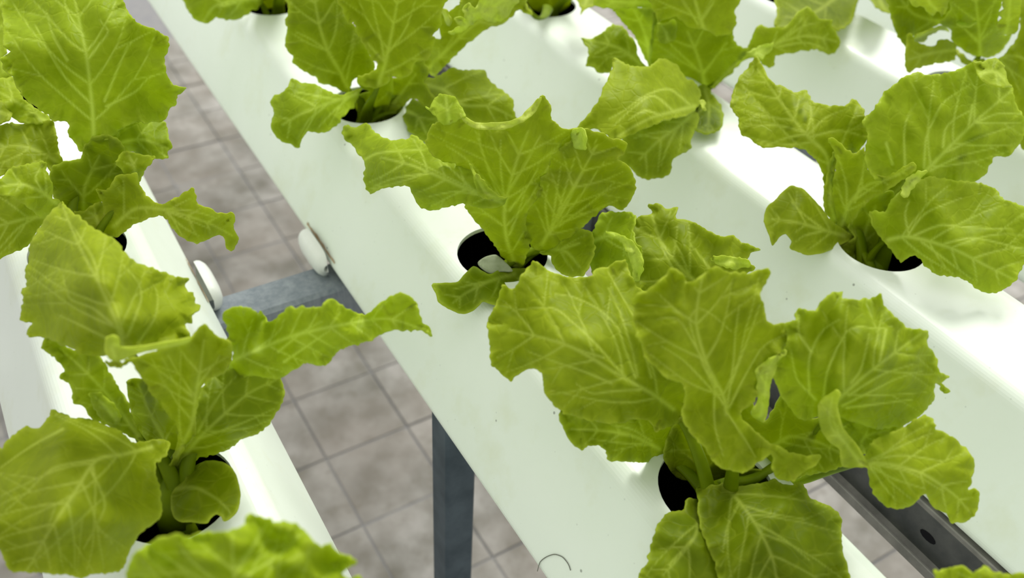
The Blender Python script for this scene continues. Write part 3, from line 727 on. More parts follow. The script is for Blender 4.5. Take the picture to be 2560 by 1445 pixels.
leaf(B2, 'K5', [(730,195),(790,240),(880,250),(1000,245),(1070,215),(1130,160),(1190,100),(1160,185),(1095,238),(1010,280),(900,288),(800,278),(740,235)],
     [(760,230,.325),(900,268,.32),(1040,250,.33),(1160,150,.345)], [(900,250,.33),(900,288,.315)], [], 1.0, stem=False, teeth=.5, ruffle=.004, label='pale rolled rim of the leaf', auto=False)
leaf(B2, 'K5', [(35,300),(60,260),(110,275),(180,250),(215,290),(270,330),(340,350),(420,340),(440,320),(490,340),(520,370),(560,380),(610,450),(690,440),(770,480),(830,560),(900,630),(960,680),(995,690),(970,730),(900,750),(830,745),(740,720),(680,730),(600,755),(520,755),(470,720),(440,650),(405,620),(330,625),(240,640),(205,672),(175,640),(160,560),(165,480),(130,430),(100,380),(50,350)],
     [(960,710,.17),(820,660,.20),(640,580,.225),(450,500,.225),(260,450,.19)], [(60,280,.13),(230,320,.16),(480,345,.19),(190,640,.11),(540,750,.15),(700,450,.23),(850,740,.165)],
     [[(930,700),(760,620),(560,520),(400,440)],[(880,680),(700,650),(540,680)],[(800,640),(650,500),(600,460)],[(560,540),(350,570),(220,620)],[(165,465),(230,430),(330,415),(440,410),(550,400)]], .5, ruffle=.009, quilt=.005, stem=False)
leaf(B2, 'K5', [(770,490),(800,520),(830,560),(870,600),(910,640),(960,680),(1000,690),(960,700),(900,690),(850,690),(820,640),(800,560)],
     [(960,700,.205),(870,650,.235),(790,510,.26)], [(830,640,.225)], [], .35, stem=False)
leaf(B2, 'K5', [(1100,780),(1150,700),(1180,640),(1190,570),(1225,540),(1245,490),(1228,450),(1290,410),(1340,375),(1390,330),(1440,295),(1480,290),(1540,310),(1600,340),(1650,350),(1692,380),(1680,430),(1640,460),(1700,500),(1735,560),(1747,620),(1720,700),(1670,752),(1620,740),(1590,730),(1550,760),(1500,800),(1450,850),(1390,900),(1330,950),(1270,990),(1200,1000),(1130,960),(1090,870)],
     [(1200,960,.04),(1260,850,.10),(1330,720,.15),(1420,560,.20),(1520,380,.24)], [(1240,480,.22),(1690,390,.23),(1740,600,.15),(1640,740,.10),(1130,780,.11),(1440,880,.065)],
     [[(1250,900),(1280,700),(1310,500)],[(1260,880),(1330,650),(1390,460)],[(1280,860),(1420,680),(1560,480)],[(1300,850),(1480,720),(1620,600)],[(1240,880),(1220,720),(1240,600)],[(1320,830),(1500,760),(1640,700)],[(1290,830),(1380,650),(1480,450),(1520,340)]], .36, quilt=.006, gap=44)
leaf(B2, 'K5', [(1368,310),(1400,285),(1440,285),(1458,340),(1450,405),(1400,400),(1375,355)], [(1410,395,.25),(1415,340,.275),(1420,295,.28)], [(1370,320,.27)], [], .95, stem=False)
leaf(B2, 'K5', [(565,1185),(700,1180),(740,1140),(800,1085),(850,1110),(900,1130),(960,1105),(1120,1100),(1100,1180),(1080,1250),(1010,1290),(940,1310),(860,1290),(830,1315),(780,1350),(720,1357),(650,1325),(600,1290),(585,1240)],
     [(1040,1130,-.01),(900,1170,.02),(760,1240,.03),(680,1300,.02)], [(570,1190,.04),(800,1100,.03),(960,1230,.015),(720,1350,.01)], [[(900,1170),(800,1190),(680,1220)]], .02, ruffle=.002, teeth=.4)
leaf(B2, 'K5', [(828,1062),(870,1030),(930,1018),(975,1050),(1030,1112),(960,1115),(900,1125),(850,1095)], [(1000,1100,.0),(930,1075,.01),(850,1065,.012)], [(930,1025,.015),(900,1118,.005)], [], .9, teeth=0, ruffle=0, quilt=0, wav=.001, name='seedling_sponge', mat=M_PLUG, stem=False, label='pale sponge collar inside the black hole', auto=False)
leaf(B2, 'K5', [(1190,1000),(1270,970),(1330,920),(1400,880),(1480,880),(1510,960),(1500,1020),(1475,1080),(1440,1135),(1380,1145),(1300,1120),(1260,1070),(1240,1020)],
     [(1220,980,.02),(1340,1000,.06),(1420,1090,.06)], [(1480,900,.09),(1280,1090,.04)], [[(1330,980),(1420,950)]], .35, quilt=.005)
leaf(B2, 'K8', [(560,215),(610,190),(650,105),(750,100),(820,115),(810,170),(820,240),(852,300),(857,380),(832,455),(800,440),(775,350),(700,385),(610,410),(590,340),(600,260)],
     [(600,250,.07),(690,220,.10),(780,260,.115),(830,420,.08)], [(760,110,.11),(640,390,.05),(850,330,.10)], [[(680,200),(740,235),(790,300),(810,400)]], .5)
leaf(B2, 'K8', [(675,195),(720,205),(770,225),(820,270),(852,320),(857,385),(835,450),(812,440),(800,370),(785,310),(740,245)],
     [(700,205,.135),(790,270,.15),(835,430,.12)], [(820,280,.15),(795,350,.14)], [], .85, stem=False, label='pale folded edge of the leaf')

# ---- middle gutter, front plant
B3 = lettuce(GB, HB[4], 'large lettuce at the lower centre with three broad blistered leaves')
leaf(B3, 'K8', [(790,160),(850,120),(905,105),(882,65),(930,58),(980,80),(1032,78),(1025,130),(1110,150),(1180,190),(1240,220),(1310,220),(1370,260),(1447,285),(1400,310),(1380,350),(1420,390),(1330,430),(1250,450),(1150,480),(1050,520),(940,520),(830,520),(810,450),(840,390),(835,300),(800,240)],
     [(1150,470,.06),(1050,380,.09),(950,250,.11),(900,110,.12)], [(1430,290,.09),(1000,85,.12),(840,480,.06),(1240,225,.11)],
     [[(1010,390),(960,290),(915,180)],[(1090,420),(1050,310),(1010,240)],[(1190,380),(1120,290),(1080,240)]], .33, ruffle=.008, quilt=.006, stem=False)
leaf(B3, 'K8', [(1200,330),(1260,320),(1340,330),(1390,345),(1395,375),(1320,385),(1240,370)], [(1240,360,.13),(1310,350,.14),(1385,360,.13)], [(1260,325,.14)], [], .8, stem=False)
leaf(B3, 'K8', [(80,650),(100,600),(130,540),(148,472),(178,478),(215,480),(250,420),(290,360),(320,346),(380,390),(450,420),(500,430),(600,420),(620,390),(690,370),(770,343),(800,430),(850,490),(920,520),(960,650),(1000,800),(1060,900),(1100,980),(1120,1040),(1110,1110),(1030,1160),(930,1200),(880,1145),(800,1140),(740,1165),(600,1150),(520,1130),(445,1095),(400,1060),(360,990),(352,920),(330,897),(270,893),(190,942),(150,910),(100,870),(90,780)],
     [(1010,1090,.12),(900,1010,.18),(760,930,.22),(480,770,.26),(190,690,.22)], [(310,370,.26),(620,430,.25),(770,360,.25),(100,800,.19),(200,930,.17),(420,1070,.17),(600,1150,.15),(880,860,.22),(900,560,.23)],
     [[(780,940),(620,760),(500,650),(400,580),(200,595)],[(820,930),(770,790),(730,680),(640,590),(520,530),(420,510)],[(700,960),(560,900),(440,860),(280,800)],[(830,920),(800,780),(740,600),(680,480)],[(850,990),(700,1000),(600,1010),(520,960)],[(900,930),(860,780),(840,640)],[(660,830),(560,800),(420,740)]], .52, quilt=.007, ruffle=.008, gap=90)
leaf(B3, 'K8', [(445,1098),(520,1120),(600,1135),(740,1120),(820,1080),(950,1080),(1030,1150),(1040,1300),(940,1352),(820,1357),(690,1347),(680,1310),(640,1277),(590,1270),(550,1292),(510,1270),(480,1230),(450,1160)],
     [(940,1290,.02),(820,1230,.07),(680,1200,.105),(500,1190,.11)], [(480,1110,.13),(800,1140,.12),(700,1340,.05),(530,1280,.09)],
     [[(900,1250),(800,1190),(700,1170)],[(900,1270),(750,1260),(600,1240)]], .36, ruffle=.008)
leaf(B3, 'K9', [(45,150),(40,110),(60,75),(110,50),(170,10),(230,-55),(280,-30),(310,10),(350,0),(400,-40),(440,-62),(520,-38),(590,-32),(640,-45),(700,-52),(712,-30),(690,20),(660,70),(680,120),(690,190),(720,215),(800,215),(810,290),(770,345),(700,400),(660,440),(650,520),(640,580),(600,620),(560,650),(640,740),(720,795),(800,832),(880,850),(957,850),(940,890),(870,935),(820,970),(770,975),(728,940),(722,890),(715,845),(660,880),(600,925),(540,932),(470,908),(420,860),(370,790),(310,720),(285,650),(300,560),(290,510),(220,480),(160,430),(110,380),(90,320),(60,250),(50,200)],
     [(500,650,.18),(480,560,.21),(400,400,.27),(350,200,.33),(380,-20,.36)], [(60,120,.33),(240,-40,.36),(690,-40,.34),(790,230,.27),(220,470,.27),(300,650,.20),(480,900,.135),(660,860,.15),(900,880,.135),(640,560,.20),(780,960,.11),(600,740,.165),(400,780,.17)],
     [[(500,620),(530,400),(540,260),(560,120)],[(480,600),(380,400),(320,200),(360,140),(430,170),(520,250)],[(510,620),(600,440),(680,320),(790,260)],[(470,580),(300,400),(180,320)],[(450,520),(350,330),(260,190),(160,190)],[(520,500),(610,260),(660,120)],[(500,640),(590,780),(640,860)],[(440,500),(440,700),(480,850)]], .5, quilt=.007, ruffle=.007, gap=95)
leaf(B3, 'K9', [(830,195),(828,160),(855,138),(885,150),(930,150),(960,110),(1010,62),(1060,58),(1062,90),(1150,95),(1200,85),(1252,73),(1262,120),(1320,180),(1400,240),(1478,248),(1475,310),(1520,380),(1530,440),(1580,470),(1545,500),(1582,540),(1555,548),(1530,515),(1510,500),(1500,590),(1420,670),(1340,710),(1260,720),(1220,725),(1150,700),(1080,680),(1030,650),(1000,640),(950,660),(900,680),(850,675),(800,620),(765,560),(735,500),(735,420),(770,340),(790,290),(780,220)],
     [(1010,620,.18),(1060,560,.22),(1150,480,.255),(1290,370,.27),(1440,260,.25)], [(1030,70,.31),(1240,85,.29),(850,160,.29),(740,460,.22),(830,650,.15),(1540,470,.19),(1480,600,.15),(1250,720,.13)],
     [[(965,590),(985,450),(1030,340),(1080,250),(1140,225),(1220,235),(1300,225)],[(900,540),(895,430),(910,340),(970,240),(1050,190)],[(1100,500),(1150,430),(1190,260)],[(1240,400),(1270,240)],[(1060,610),(1200,540),(1320,480),(1450,440)],[(1090,560),(1250,460),(1400,410)],[(1080,620),(1240,600),(1400,580)],[(930,580),(840,480),(810,340)],[(910,350),(850,260),(850,170)]], .5, quilt=.008, ruffle=.007, gap=85, via=[(640,960,-.01),(860,800,.03)])
leaf(B3, 'K9', [(640,440),(700,390),(775,340),(782,360),(742,400),(742,430),(712,500),(702,600),(684,682),(650,682),(618,650),(650,590),(645,500)],
     [(660,670,.16),(680,560,.20),(700,430,.235),(765,355,.26)], [(640,640,.17),(650,450,.235)], [], .85, stem=False, teeth=.8, label='pale narrow leaf seen edge on')
leaf(B3, 'K9', [(480,600),(600,570),(640,650),(690,690),(730,620),(770,560),(820,620),(900,670),(1000,680),(1070,740),(1120,830),(1190,908),(1060,908),(950,938),(860,955),(780,990),(680,985),(640,900),(590,800),(530,720)],
     [(700,830,.0),(800,760,.05),(950,790,.08),(1100,870,.10)], [(600,620,.10),(760,590,.12),(960,920,.055)], [[(720,800),(820,760),(950,730)]], .2)
leaf(B3, 'K9', [(1040,630),(1150,680),(1260,700),(1350,700),(1300,750),(1240,790),(1190,830),(1150,840),(1090,770),(1050,700)], [(1150,820,.09),(1170,760,.11),(1300,720,.11)], [(1060,660,.12)], [], .45, stem=False)
leaf(B3, 'K9', [(945,600),(1000,550),(1032,538),(1048,560),(1035,620),(1052,700),(1102,770),(1160,855),(1190,905),(1150,908),(1060,905),(1050,830),(1000,790),(960,740),(945,680)],
     [(1150,890,.135),(1080,800,.165),(1000,700,.20),(1010,570,.24)], [(950,660,.20),(1060,890,.13)], [[(1130,860),(1040,740),(1000,620)]], .8, stem=False, teeth=.4, label='pale folded leaf base')
leaf(B3, 'K9', [(1130,880),(1160,860),(1190,800),(1220,770),(1300,740),(1360,710),(1430,670),(1465,653),(1500,680),(1510,720),(1580,750),(1640,800),(1680,840),(1702,890),(1690,960),(1670,1020),(1717,1018),(1722,1080),(1702,1140),(1660,1172),(1600,1177),(1560,1130),(1510,1110),(1470,1050),(1440,1050),(1400,1090),(1320,1112),(1260,1090),(1210,1040),(1190,990),(1180,910)],
     [(1150,880,.12),(1290,895,.15),(1450,940,.15),(1600,1040,.11),(1680,1130,.07)], [(1460,665,.17),(1690,900,.12),(1300,1105,.08),(1230,1040,.09)],
     [[(1180,880),(1350,850),(1550,880)],[(1180,890),(1300,960),(1450,1010)],[(1200,870),(1400,780),(1500,740)],[(1190,890),(1380,930),(1540,1020)],[(1190,900),(1260,1000),(1320,1070)]], .72, ruffle=.007, via=[(780,985,-.04),(1000,920,.02)])
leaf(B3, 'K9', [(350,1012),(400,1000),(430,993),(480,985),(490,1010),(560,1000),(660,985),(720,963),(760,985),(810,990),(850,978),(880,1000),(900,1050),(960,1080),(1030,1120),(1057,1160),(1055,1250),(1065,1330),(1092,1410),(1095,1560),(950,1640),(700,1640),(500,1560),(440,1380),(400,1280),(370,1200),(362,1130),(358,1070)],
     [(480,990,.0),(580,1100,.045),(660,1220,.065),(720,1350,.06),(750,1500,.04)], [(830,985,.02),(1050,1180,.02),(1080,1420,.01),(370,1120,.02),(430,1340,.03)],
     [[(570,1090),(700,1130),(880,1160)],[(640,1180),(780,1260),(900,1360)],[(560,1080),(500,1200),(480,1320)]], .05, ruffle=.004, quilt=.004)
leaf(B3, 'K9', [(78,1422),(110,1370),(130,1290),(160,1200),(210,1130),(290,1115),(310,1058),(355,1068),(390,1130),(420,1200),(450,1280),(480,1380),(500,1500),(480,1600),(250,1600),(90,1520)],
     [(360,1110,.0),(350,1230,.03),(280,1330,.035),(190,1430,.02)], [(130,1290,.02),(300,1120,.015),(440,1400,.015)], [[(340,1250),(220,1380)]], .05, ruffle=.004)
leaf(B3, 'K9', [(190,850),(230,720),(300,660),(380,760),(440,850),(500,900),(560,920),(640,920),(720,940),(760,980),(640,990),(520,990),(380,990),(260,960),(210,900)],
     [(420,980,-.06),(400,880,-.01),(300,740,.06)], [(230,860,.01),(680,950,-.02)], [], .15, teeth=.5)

# ---- right gutter, top plant
C0 = lettuce(GC, HC[1], 'lettuce cut by the top edge in the second hole row right of centre')
leaf(C0, 'KX', [(1322,-40),(1320,5),(1335,25),(1360,33),(1395,32),(1425,12),(1430,-40)], [(1375,25,-.04),(1375,0,.0),(1378,-35,.06)], [(1330,0,.01),(1425,0,.01)], [], .12, teeth=.4)
leaf(C0, 'K6', [(150,-90),(120,-20),(160,60),(150,110),(180,70),(260,45),(330,10),(420,-90)], [(200,-60,.09),(200,0,.10),(180,50,.09)], [(330,0,.10)], [], .6)
leaf(C0, 'KX', [(1190,-60),(1230,-20),(1290,-10),(1310,15),(1330,38),(1318,12),(1322,-30),(1330,-60)], [(1320,20,.13),(1305,-5,.15),(1260,-40,.18)], [(1200,-45,.18)], [], .85)

# ---- right gutter, second plant
C1 = lettuce(GC, HC[2], 'lettuce at the top right of centre with a broad smooth leaf folded to the left')
leaf(C1, 'K6', [(680,-100),(690,40),(720,110),(740,165),(790,150),(830,140),(880,120),(950,190),(1040,220),(1100,230),(1180,270),(1270,262),(1300,230),(1330,180),(1320,80),(1345,-100)],
     [(1090,240,.17),(1050,120,.21),(1010,-20,.25),(990,-90,.27)], [(720,0,.25),(1320,30,.22),(780,150,.20),(1200,250,.16)], [[(1060,160),(1140,40),(1180,-60)],[(1040,180),(960,60),(900,-40)]], .45, ruffle=.008, stem=False)
leaf(C1, 'K6', [(300,-90),(250,-10),(260,40),(330,60),(400,65),(500,60),(600,58),(690,72),(720,40),(730,-90)], [(680,20,.19),(560,20,.21),(400,10,.21),(280,-30,.20)], [(500,60,.19),(560,-70,.24)], [], .8, stem=False)
leaf(C1, 'K6', [(400,60),(500,52),(700,68),(730,120),(710,200),(700,300),(690,390),(680,495),(640,430),(600,370),(570,300),(520,220),(460,150)],
     [(675,450,.05),(650,300,.11),(600,160,.16),(560,80,.18)], [(450,110,.16),(710,130,.17)], [], .75)
leaf(C1, 'K6', [(165,290),(240,290),(330,240),(400,183),(480,210),(540,280),(580,350),(595,440),(640,500),(540,520),(440,470),(400,500),(370,542),(310,547),(250,510),(195,490),(215,430),(210,360)],
     [(600,480,.06),(480,380,.10),(350,330,.12),(190,300,.12)], [(410,195,.13),(220,490,.09),(350,530,.07)], [[(560,440),(450,390),(330,420)]], .32)
leaf(C1, 'K6', [(700,80),(740,90),(800,90),(850,80),(890,90),(950,100),(1000,130),(1080,150),(1150,170),(1200,190),(1280,210),(1310,300),(1350,350),(1410,370),(1390,430),(1310,490),(1210,600),(1150,670),(1090,650),(1060,670),(1000,640),(940,600),(880,540),(800,500),(720,500),(660,500),(670,390),(690,250)],
     [(1090,640,-.03),(1060,500,.04),(1020,380,.09),(960,240,.14)], [(720,420,.06),(720,140,.17),(1380,390,.10),(1270,260,.13),(1160,260,.11)], [[(1080,560),(1180,420),(1260,320)],[(1050,540),(900,400),(800,300)]], .3, quilt=.005)
leaf(C1, 'K6', [(735,175),(790,180),(850,150),(880,200),(880,270),(850,310),(790,330),(740,300)], [(810,315,.12),(800,250,.15),(760,190,.17)], [(870,200,.16)], [], .5, stem=False)
leaf(C1, 'K6', [(400,438),(420,430),(500,480),(560,500),(690,490),(730,450),(775,438),(850,465),(910,530),(950,590),(1000,610),(1050,670),(1062,720),(1045,785),(1010,840),(960,870),(900,880),(840,900),(760,920),(700,945),(600,985),(500,1030),(400,1060),(340,1010),(280,975),(210,985),(150,1050),(135,965),(230,840),(300,720),(350,600),(388,530)],
     [(1010,800,.09),(850,840,.15),(700,880,.175),(560,950,.17),(430,1030,.14)], [(410,440,.20),(770,445,.17),(1050,700,.10),(160,1000,.14),(300,720,.18),(600,650,.20)],
     [[(860,845),(700,720),(540,820),(400,950)],[(980,790),(820,670),(640,720),(500,820),(360,900)],[(760,870),(640,830),(520,900)]], .66, ruffle=.004, quilt=.004, auto=False)
leaf(C1, 'K6', [(430,1200),(490,1120),(480,1030),(600,960),(700,910),(800,880),(900,860),(1000,830),(1050,880),(1030,960),(992,1040),(982,1120),(930,1150),(850,1200),(842,1270),(800,1322),(700,1342),(620,1345),(550,1285),(480,1235)],
     [(1000,860,.05),(880,960,.10),(740,1060,.11),(600,1200,.06)], [(520,1040,.11),(980,1080,.06),(820,1290,.03),(600,1330,.02)],
     [[(900,940),(820,1080),(760,1240)],[(840,990),(700,1000),(560,1040)]], .4, ruffle=.006)
leaf(C1, 'K6', [(1290,490),(1380,390),(1430,320),(1470,220),(1510,183),(1560,205),(1640,205),(1700,200),(1760,140),(1810,70),(1860,48),(1900,80),(1960,140),(2052,150),(2040,190),(2080,250),(2112,320),(2090,372),(2050,407),(1970,390),(1920,372),(1800,387),(1680,412),(1620,422),(1612,480),(1580,507),(1540,490),(1500,460),(1450,440),(1390,450),(1340,500),(1270,570),(1160,660),(1130,650),(1200,590)],
     [(1180,620,.0),(1300,510,.05),(1430,400,.10),(1620,330,.12),(1850,270,.12),(2080,310,.08)], [(1510,195,.15),(1830,70,.16),(2040,170,.12),(1580,500,.07),(1920,370,.08)],
     [[(1620,330),(1750,220),(1830,130)],[(1640,330),(1820,200),(1950,170)],[(1650,350),(1850,320),(2000,370)]], .5)
leaf(C1, 'K6', [(1400,400),(1450,370),(1500,340),(1560,330),(1605,320),(1590,370),(1560,400),(1520,440),(1470,430),(1420,425)], [(1440,400,.135),(1510,385,.15),(1590,335,.155)], [(1520,430,.135)], [], .9, stem=False)
leaf(C1, 'K6', [(1040,650),(1090,630),(1130,680),(1180,740),(1212,780),(1227,850),(1225,930),(1190,982),(1130,1002),(1070,1002),(1000,960),(1000,880),(980,830),(1020,770),(1040,720)],
     [(1090,670,.0),(1120,780,.035),(1120,900,.035),(1110,980,.02)], [(1215,850,.02),(1020,900,.025)], [], .05, ruffle=.002)
leaf(C1, 'K6', [(1055,760),(1085,752),(1100,775),(1090,795),(1112,820),(1100,838),(1075,810),(1060,790)], [(1075,780,.13),(1080,800,.13),(1100,830,.12)], [(1090,760,.13)], [], 1.0, stem=False)

# ---- right gutter, third plant
C2 = lettuce(GC, HC[3], 'lettuce at the right edge with wide flat leaves spread over its black hole')
leaf(C2, 'K7', [(148,292),(175,268),(210,330),(250,390),(300,410),(350,440),(412,430),(440,480),(520,500),(600,500),(635,468),(682,520),(690,560),(702,650),(655,722),(610,730),(570,720),(560,760),(545,830),(510,890),(498,872),(470,780),(410,720),(330,700),(210,700),(150,670),(90,620),(85,570),(50,500),(60,440),(90,370),(120,330)],
     [(530,840,.09),(500,730,.15),(410,640,.19),(330,540,.20),(180,330,.19)], [(60,480,.16),(130,650,.14),(640,480,.20),(690,600,.18),(640,715,.13),(330,700,.15),(430,470,.21)],
     [[(410,640),(330,650),(220,690)],[(410,635),(430,560),(430,480)],[(420,640),(500,560),(620,510)],[(400,630),(300,600),(120,590)],[(430,650),(560,620),(660,640)]], .6, quilt=.006, ruffle=.008, spots=[(405,570,12,16),(355,664,22,9),(380,530,12,16),(330,610,20,14)])
leaf(C2, 'K7', [(690,930),(740,860),(800,820),(880,800),(960,830),(1000,880),(920,970),(840,1030),(760,1030),(700,1000)], [(780,1010,.0),(820,930,.04),(900,850,.08)], [(720,900,.05),(980,870,.08)], [], .15)
leaf(C2, 'K7', [(690,605),(680,570),(720,530),(750,490),(790,430),(850,385),(890,360),(940,340),(970,355),(1050,350),(1130,330),(1190,300),(1215,283),(1240,300),(1310,280),(1350,320),(1362,380),(1390,420),(1410,500),(1447,560),(1445,650),(1372,740),(1302,750),(1262,830),(1200,867),(1130,870),(1020,870),(960,900),(900,880),(880,830),(800,850),(740,850),(700,790),(690,720),(702,640)],
     [(930,860,.13),(1050,740,.18),(1200,590,.22),(1385,430,.23)], [(700,640,.20),(850,390,.26),(1215,290,.28),(1350,330,.26),(1440,600,.19),(1280,790,.13),(1130,860,.12),(740,830,.14)],
     [[(970,800),(980,660),(1020,560),(1070,480),(1190,400)],[(1060,700),(1070,620),(1110,570),(1200,520)],[(880,800),(875,640),(890,560),(930,490)],[(820,780),(790,680)],[(1180,610),(1200,500)],[(1080,720),(1240,650),(1400,600)],[(1000,810),(1150,740),(1320,700)],[(1220,580),(1320,540),(1410,540)]], .6, quilt=.005, ruffle=.006, gap=90, spots=[(1235,650,34,12),(1190,668,22,10),(1150,745,26,12)])
leaf(C2, 'K7', [(1205,290),(1240,295),(1310,275),(1352,315),(1364,380),(1390,418),(1340,410),(1280,400),(1230,360)], [(1240,350,.30),(1310,340,.305),(1375,410,.27)], [(1300,285,.29),(1215,300,.30)], [], .7, stem=False, ruffle=.01)
leaf(C2, 'K7', [(712,1005),(780,1012),(795,985),(820,940),(880,890),(960,850),(1010,838),(1130,858),(1240,868),(1310,900),(1340,940),(1400,960),(1480,1010),(1500,1150),(1450,1240),(1412,1320),(1340,1382),(1270,1393),(1210,1370),(1170,1330),(1100,1312),(1030,1307),(980,1270),(950,1230),(910,1218),(860,1242),(820,1200),(770,1140),(730,1080)],
     [(800,1140,.03),(900,1125,.07),(1100,1180,.10),(1280,1270,.08),(1400,1330,.05)], [(960,860,.14),(1240,875,.14),(1470,1080,.10),(1250,1385,.02),(1030,1300,.03),(740,1040,.07)],
     [[(890,1125),(940,1050),(1000,1000),(1150,940)],[(920,1120),(1050,1070),(1180,1080),(1400,1090)],[(1050,1165),(1200,1130),(1430,1180)],[(960,1150),(1080,1240),(1200,1330)],[(900,1120),(880,1020),(900,950)]], .6, ruffle=.005, quilt=.005)
leaf(C2, 'K7', [(510,655),(560,672),(610,720),(650,730),(685,700),(690,780),(730,832),(800,835),(880,787),(920,773),(932,800),(880,850),(800,900),(720,945),(660,1005),(625,1070),(595,1100),(555,1070),(540,1000),(530,900),(550,800),(545,720)],
     [(580,1070,.0),(620,960,.07),(700,880,.11),(800,850,.15),(920,785,.19)], [(530,665,.19),(600,760,.15),(690,720,.17),(540,950,.06),(740,840,.145)], [[(600,1020),(600,880),(560,740)],[(640,960),(680,820),(690,740)],[(640,950),(760,870),(880,820)]], .5, quilt=.004)
leaf(C2, 'K7', [(495,990),(500,880),(540,720),(552,800),(535,900),(545,980),(565,1070),(530,1050)], [(545,1040,.01),(520,940,.07),(540,760,.13)], [(500,950,.06)], [], .4)
leaf(C2, 'K7', [(210,1050),(220,990),(260,950),(310,900),(340,881),(390,895),(430,930),(480,985),(530,1050),(590,1090),(642,1130),(600,1150),(560,1172),(500,1200),(420,1212),(380,1200),(333,1180),(342,1150),(312,1113),(280,1130),(250,1167),(235,1120)],
     [(590,1120,.0),(480,1090,.05),(380,1060,.075),(250,1040,.06)], [(340,890,.09),(430,1205,.02),(245,1155,.03)], [[(500,1095),(400,1020),(340,960)],[(480,1100),(400,1120),(360,1150)]], .3, ruffle=.003, teeth=.5)
leaf(C2, 'K7', [(610,1080),(660,1000),(720,940),(820,910),(830,1000),(790,1040),(760,1080),(810,1180),(750,1230),(680,1255),(600,1235),(560,1180),(640,1130)],
     [(680,1220,-.05),(690,1100,.0),(740,980,.06)], [(620,1140,.0),(800,1150,.0)], [], .2, teeth=.4)
leaf(C2, 'K7', [(890,850),(930,820),(980,815),(960,850),(920,890),(900,930),(870,940),(860,900)], [(890,920,.15),(920,870,.165),(970,825,.18)], [(870,900,.155)], [], .95, stem=False)

C3 = lettuce(GC, HC[4], 'lettuce leaf tip poking in at the bottom right corner')
leaf(C3, 'K9', [(1510,1430),(1530,1412),(1560,1400),(1610,1395),(1640,1388),(1690,1420),(1720,1405),(1745,1383),(1790,1415),(1830,1420),(1900,1430),(1990,1420),(2150,1500),(2200,1700),(1900,1800),(1600,1700)],
     [(2150,1650,.10),(1950,1560,.18),(1750,1480,.20),(1620,1420,.19)], [(1520,1440,.18),(1900,1440,.19),(1700,1680,.15)], [], .7)

# ---- far right gutter
D0 = lettuce(GD, HD[1], 'shaded lettuce cut by the top edge behind the right gutter')
leaf(D0, 'K7', [(280,-60),(272,60),(260,125),(330,130),(420,110),(500,120),(560,145),(620,112),(642,60),(650,20),(640,-60)], [(560,-20,.05),(480,40,.09),(400,80,.10),(300,80,.11)], [(600,100,.06),(300,-30,.12)], [], .1, quilt=.003)
leaf(D0, 'K7', [(690,-60),(720,0),(745,35),(790,60),(815,50),(830,-60)], [(760,0,.06),(775,30,.08),(790,55,.07)], [(700,-20,.09)], [], .15)
D1 = lettuce(GD, HD[2], 'crowded curly lettuce in the top right corner')
leaf(D1, 'KD', [(400,-200),(400,100),(430,260),(480,420),(560,580),(640,700),(680,800),(720,740),(740,600),(900,560),(1040,480),(1200,400),(1400,330),(1500,200),(1480,-200)], [(1300,360,.12),(1000,300,.17),(760,200,.20),(600,0,.22)], [(520,480,.17),(680,760,.12),(1400,0,.24),(460,-100,.23)], [], .2, ruffle=.008, stem=False)
leaf(D1, 'KD', [(690,1150),(665,900),(690,700),(725,530),(770,540),(800,640),(900,690),(1000,735),(1150,720),(1220,640),(1300,620),(1400,650),(1470,720),(1480,850),(1450,960),(1300,990),(1100,1030),(950,1080),(820,1110),(720,1170)], [(1450,800,.10),(1200,830,.14),(950,880,.15),(720,950,.15)], [(740,560,.18),(1300,640,.15),(760,1130,.11)], [], .68, stem=False)
leaf(D1, 'KD', [(780,640),(840,560),(960,520),(1080,470),(1250,420),(1330,450),(1380,520),(1300,500),(1180,510),(1080,560),(1000,640),(900,690)], [(1300,460,.14),(1100,500,.17),(900,600,.17)], [(820,640,.165)], [], .75, stem=False)
leaf(D1, 'KD', [(1230,380),(1300,250),(1380,120),(1400,-200),(2250,-200),(2200,60),(2150,250),(2150,450),(2250,560),(2360,560),(2290,680),(2200,820),(2050,920),(1900,925),(1750,900),(1600,820),(1480,740),(1400,620),(1380,480)], [(1850,880,.06),(1850,600,.15),(1820,300,.22),(1780,-50,.29)], [(1400,400,.19),(1500,-50,.28),(2180,300,.22),(2250,650,.12)],
     [[(1850,700),(1600,450),(1450,200)],[(1860,600),(2000,300),(2080,0)]], .24, ruffle=.012, quilt=.006)
leaf(D1, 'KD', [(1480,350),(1560,340),(1680,380),(1790,345),(1800,370),(1720,420),(1600,420),(1500,390)], [(1500,370,.205),(1640,390,.215),(1780,360,.21)], [(1640,415,.205)], [], .95, stem=False)
leaf(D1, 'KD', [(740,-200),(760,60),(830,110),(940,110),(1000,200),(1100,240),(1180,180),(1260,270),(1330,120),(1350,-200)], [(1150,150,.25),(1050,50,.28),(1000,-120,.31)], [(800,70,.26),(1300,50,.28)], [], .75, ruffle=.014, stem=False)
leaf(D1, 'KD', [(2230,-200),(2210,60),(2230,150),(2140,240),(2190,300),(2110,420),(2180,480),(2120,560),(2260,560),(2400,540),(2480,400),(2500,200),(2480,-200)], [(2250,540,.17),(2300,380,.22),(2320,200,.26),(2340,-60,.31)], [(2130,430,.21),(2460,200,.26)], [], .8, ruffle=.014, stem=False)
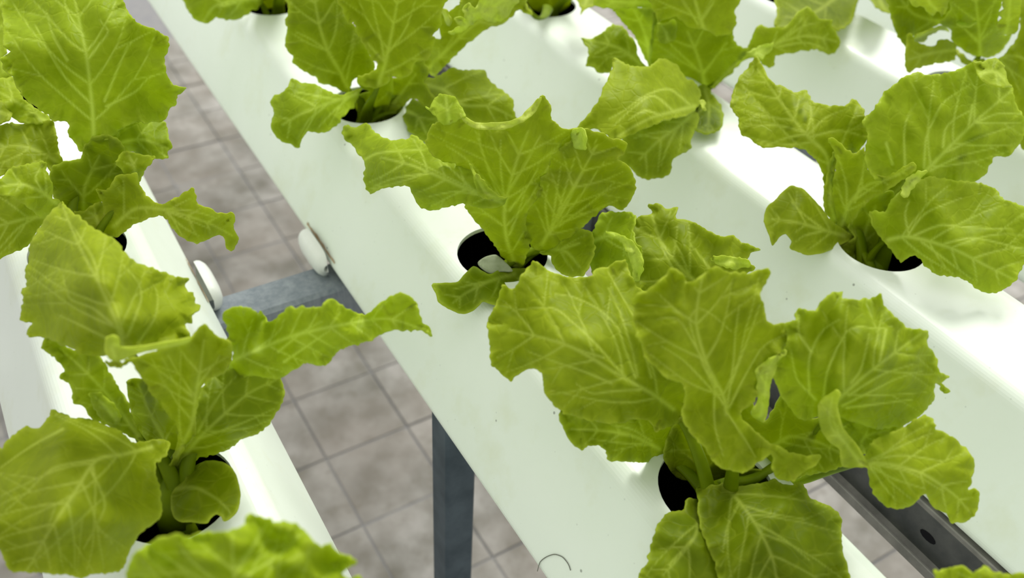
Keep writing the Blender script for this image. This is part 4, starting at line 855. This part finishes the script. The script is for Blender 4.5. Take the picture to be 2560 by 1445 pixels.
leaf(D1, 'KD', [(2450,-200),(2470,100),(2500,300),(2470,500),(2420,640),(2330,760),(2250,860),(2150,930),(2050,960),(1800,950),(1720,980),(1560,850),(1490,790),(1450,830),(1480,900),(1560,1000),(1660,1040),(1780,1010),(2000,1020),(2200,1200),(2320,1420),(2380,1560),(2420,1800),(2480,2250),(2560,2400),(2800,2300),(2900,-200)], [(1900,960,.06),(2200,900,.13),(2450,900,.16),(2700,1000,.15)], [(2560,100,.22),(2560,1500,.12),(2600,2200,.07),(1560,920,.08)], [[(2000,950),(2200,920),(2450,1000)],[(2150,940),(2350,1150),(2500,1500)]], .62)
leaf(D1, 'KD', [(2490,2020),(2540,1990),(2600,1960),(2700,2000),(2700,2250),(2600,2280),(2540,2200)], [(2680,2100,.06),(2600,2100,.07),(2520,2060,.07)], [(2580,2260,.05)], [], .25, stem=False)

# a curled grey fibre lying on the middle gutter
slope = (BW - HW) / DEP
fp = []
for x_, y_ in catmull([(1345,1428),(1352,1405),(1368,1392),(1388,1386),(1408,1393),(1422,1410),(1428,1426)], 4, False):
    d_ = dirs(x_, y_)
    t_ = (GB - HW + slope) / (d_[0] - slope * d_[2])          # meets the sloping left side
    fp.append(d_ * t_ + np.array([0, 0, 1.0]) + np.array([-.0012, 0, .0008]))
fp = np.array(fp); FV = []; FF = []
for i_, q_ in enumerate(fp):
    tg_ = fp[min(i_ + 1, len(fp) - 1)] - fp[max(i_ - 1, 0)]; tg_ /= np.linalg.norm(tg_)
    u_ = np.cross(tg_, [0, 0, 1.]); u_ /= np.linalg.norm(u_) + 1e-9; v2_ = np.cross(tg_, u_)
    for k_ in range(5): FV.append((q_ + (u_ * math.cos(k_ * 1.2566) + v2_ * math.sin(k_ * 1.2566)) * .0007) * S)
for i_ in range(len(fp) - 1):
    for k_ in range(5): FF.append((i_ * 5 + k_, i_ * 5 + (k_ + 1) % 5, i_ * 5 + 5 + (k_ + 1) % 5, i_ * 5 + 5 + k_))
tag(mesh_obj('fibre_strand', FV, FF, M_FIBRE), 'thin curled grey fibre on the side of the middle gutter near the bottom edge', 'fibre')
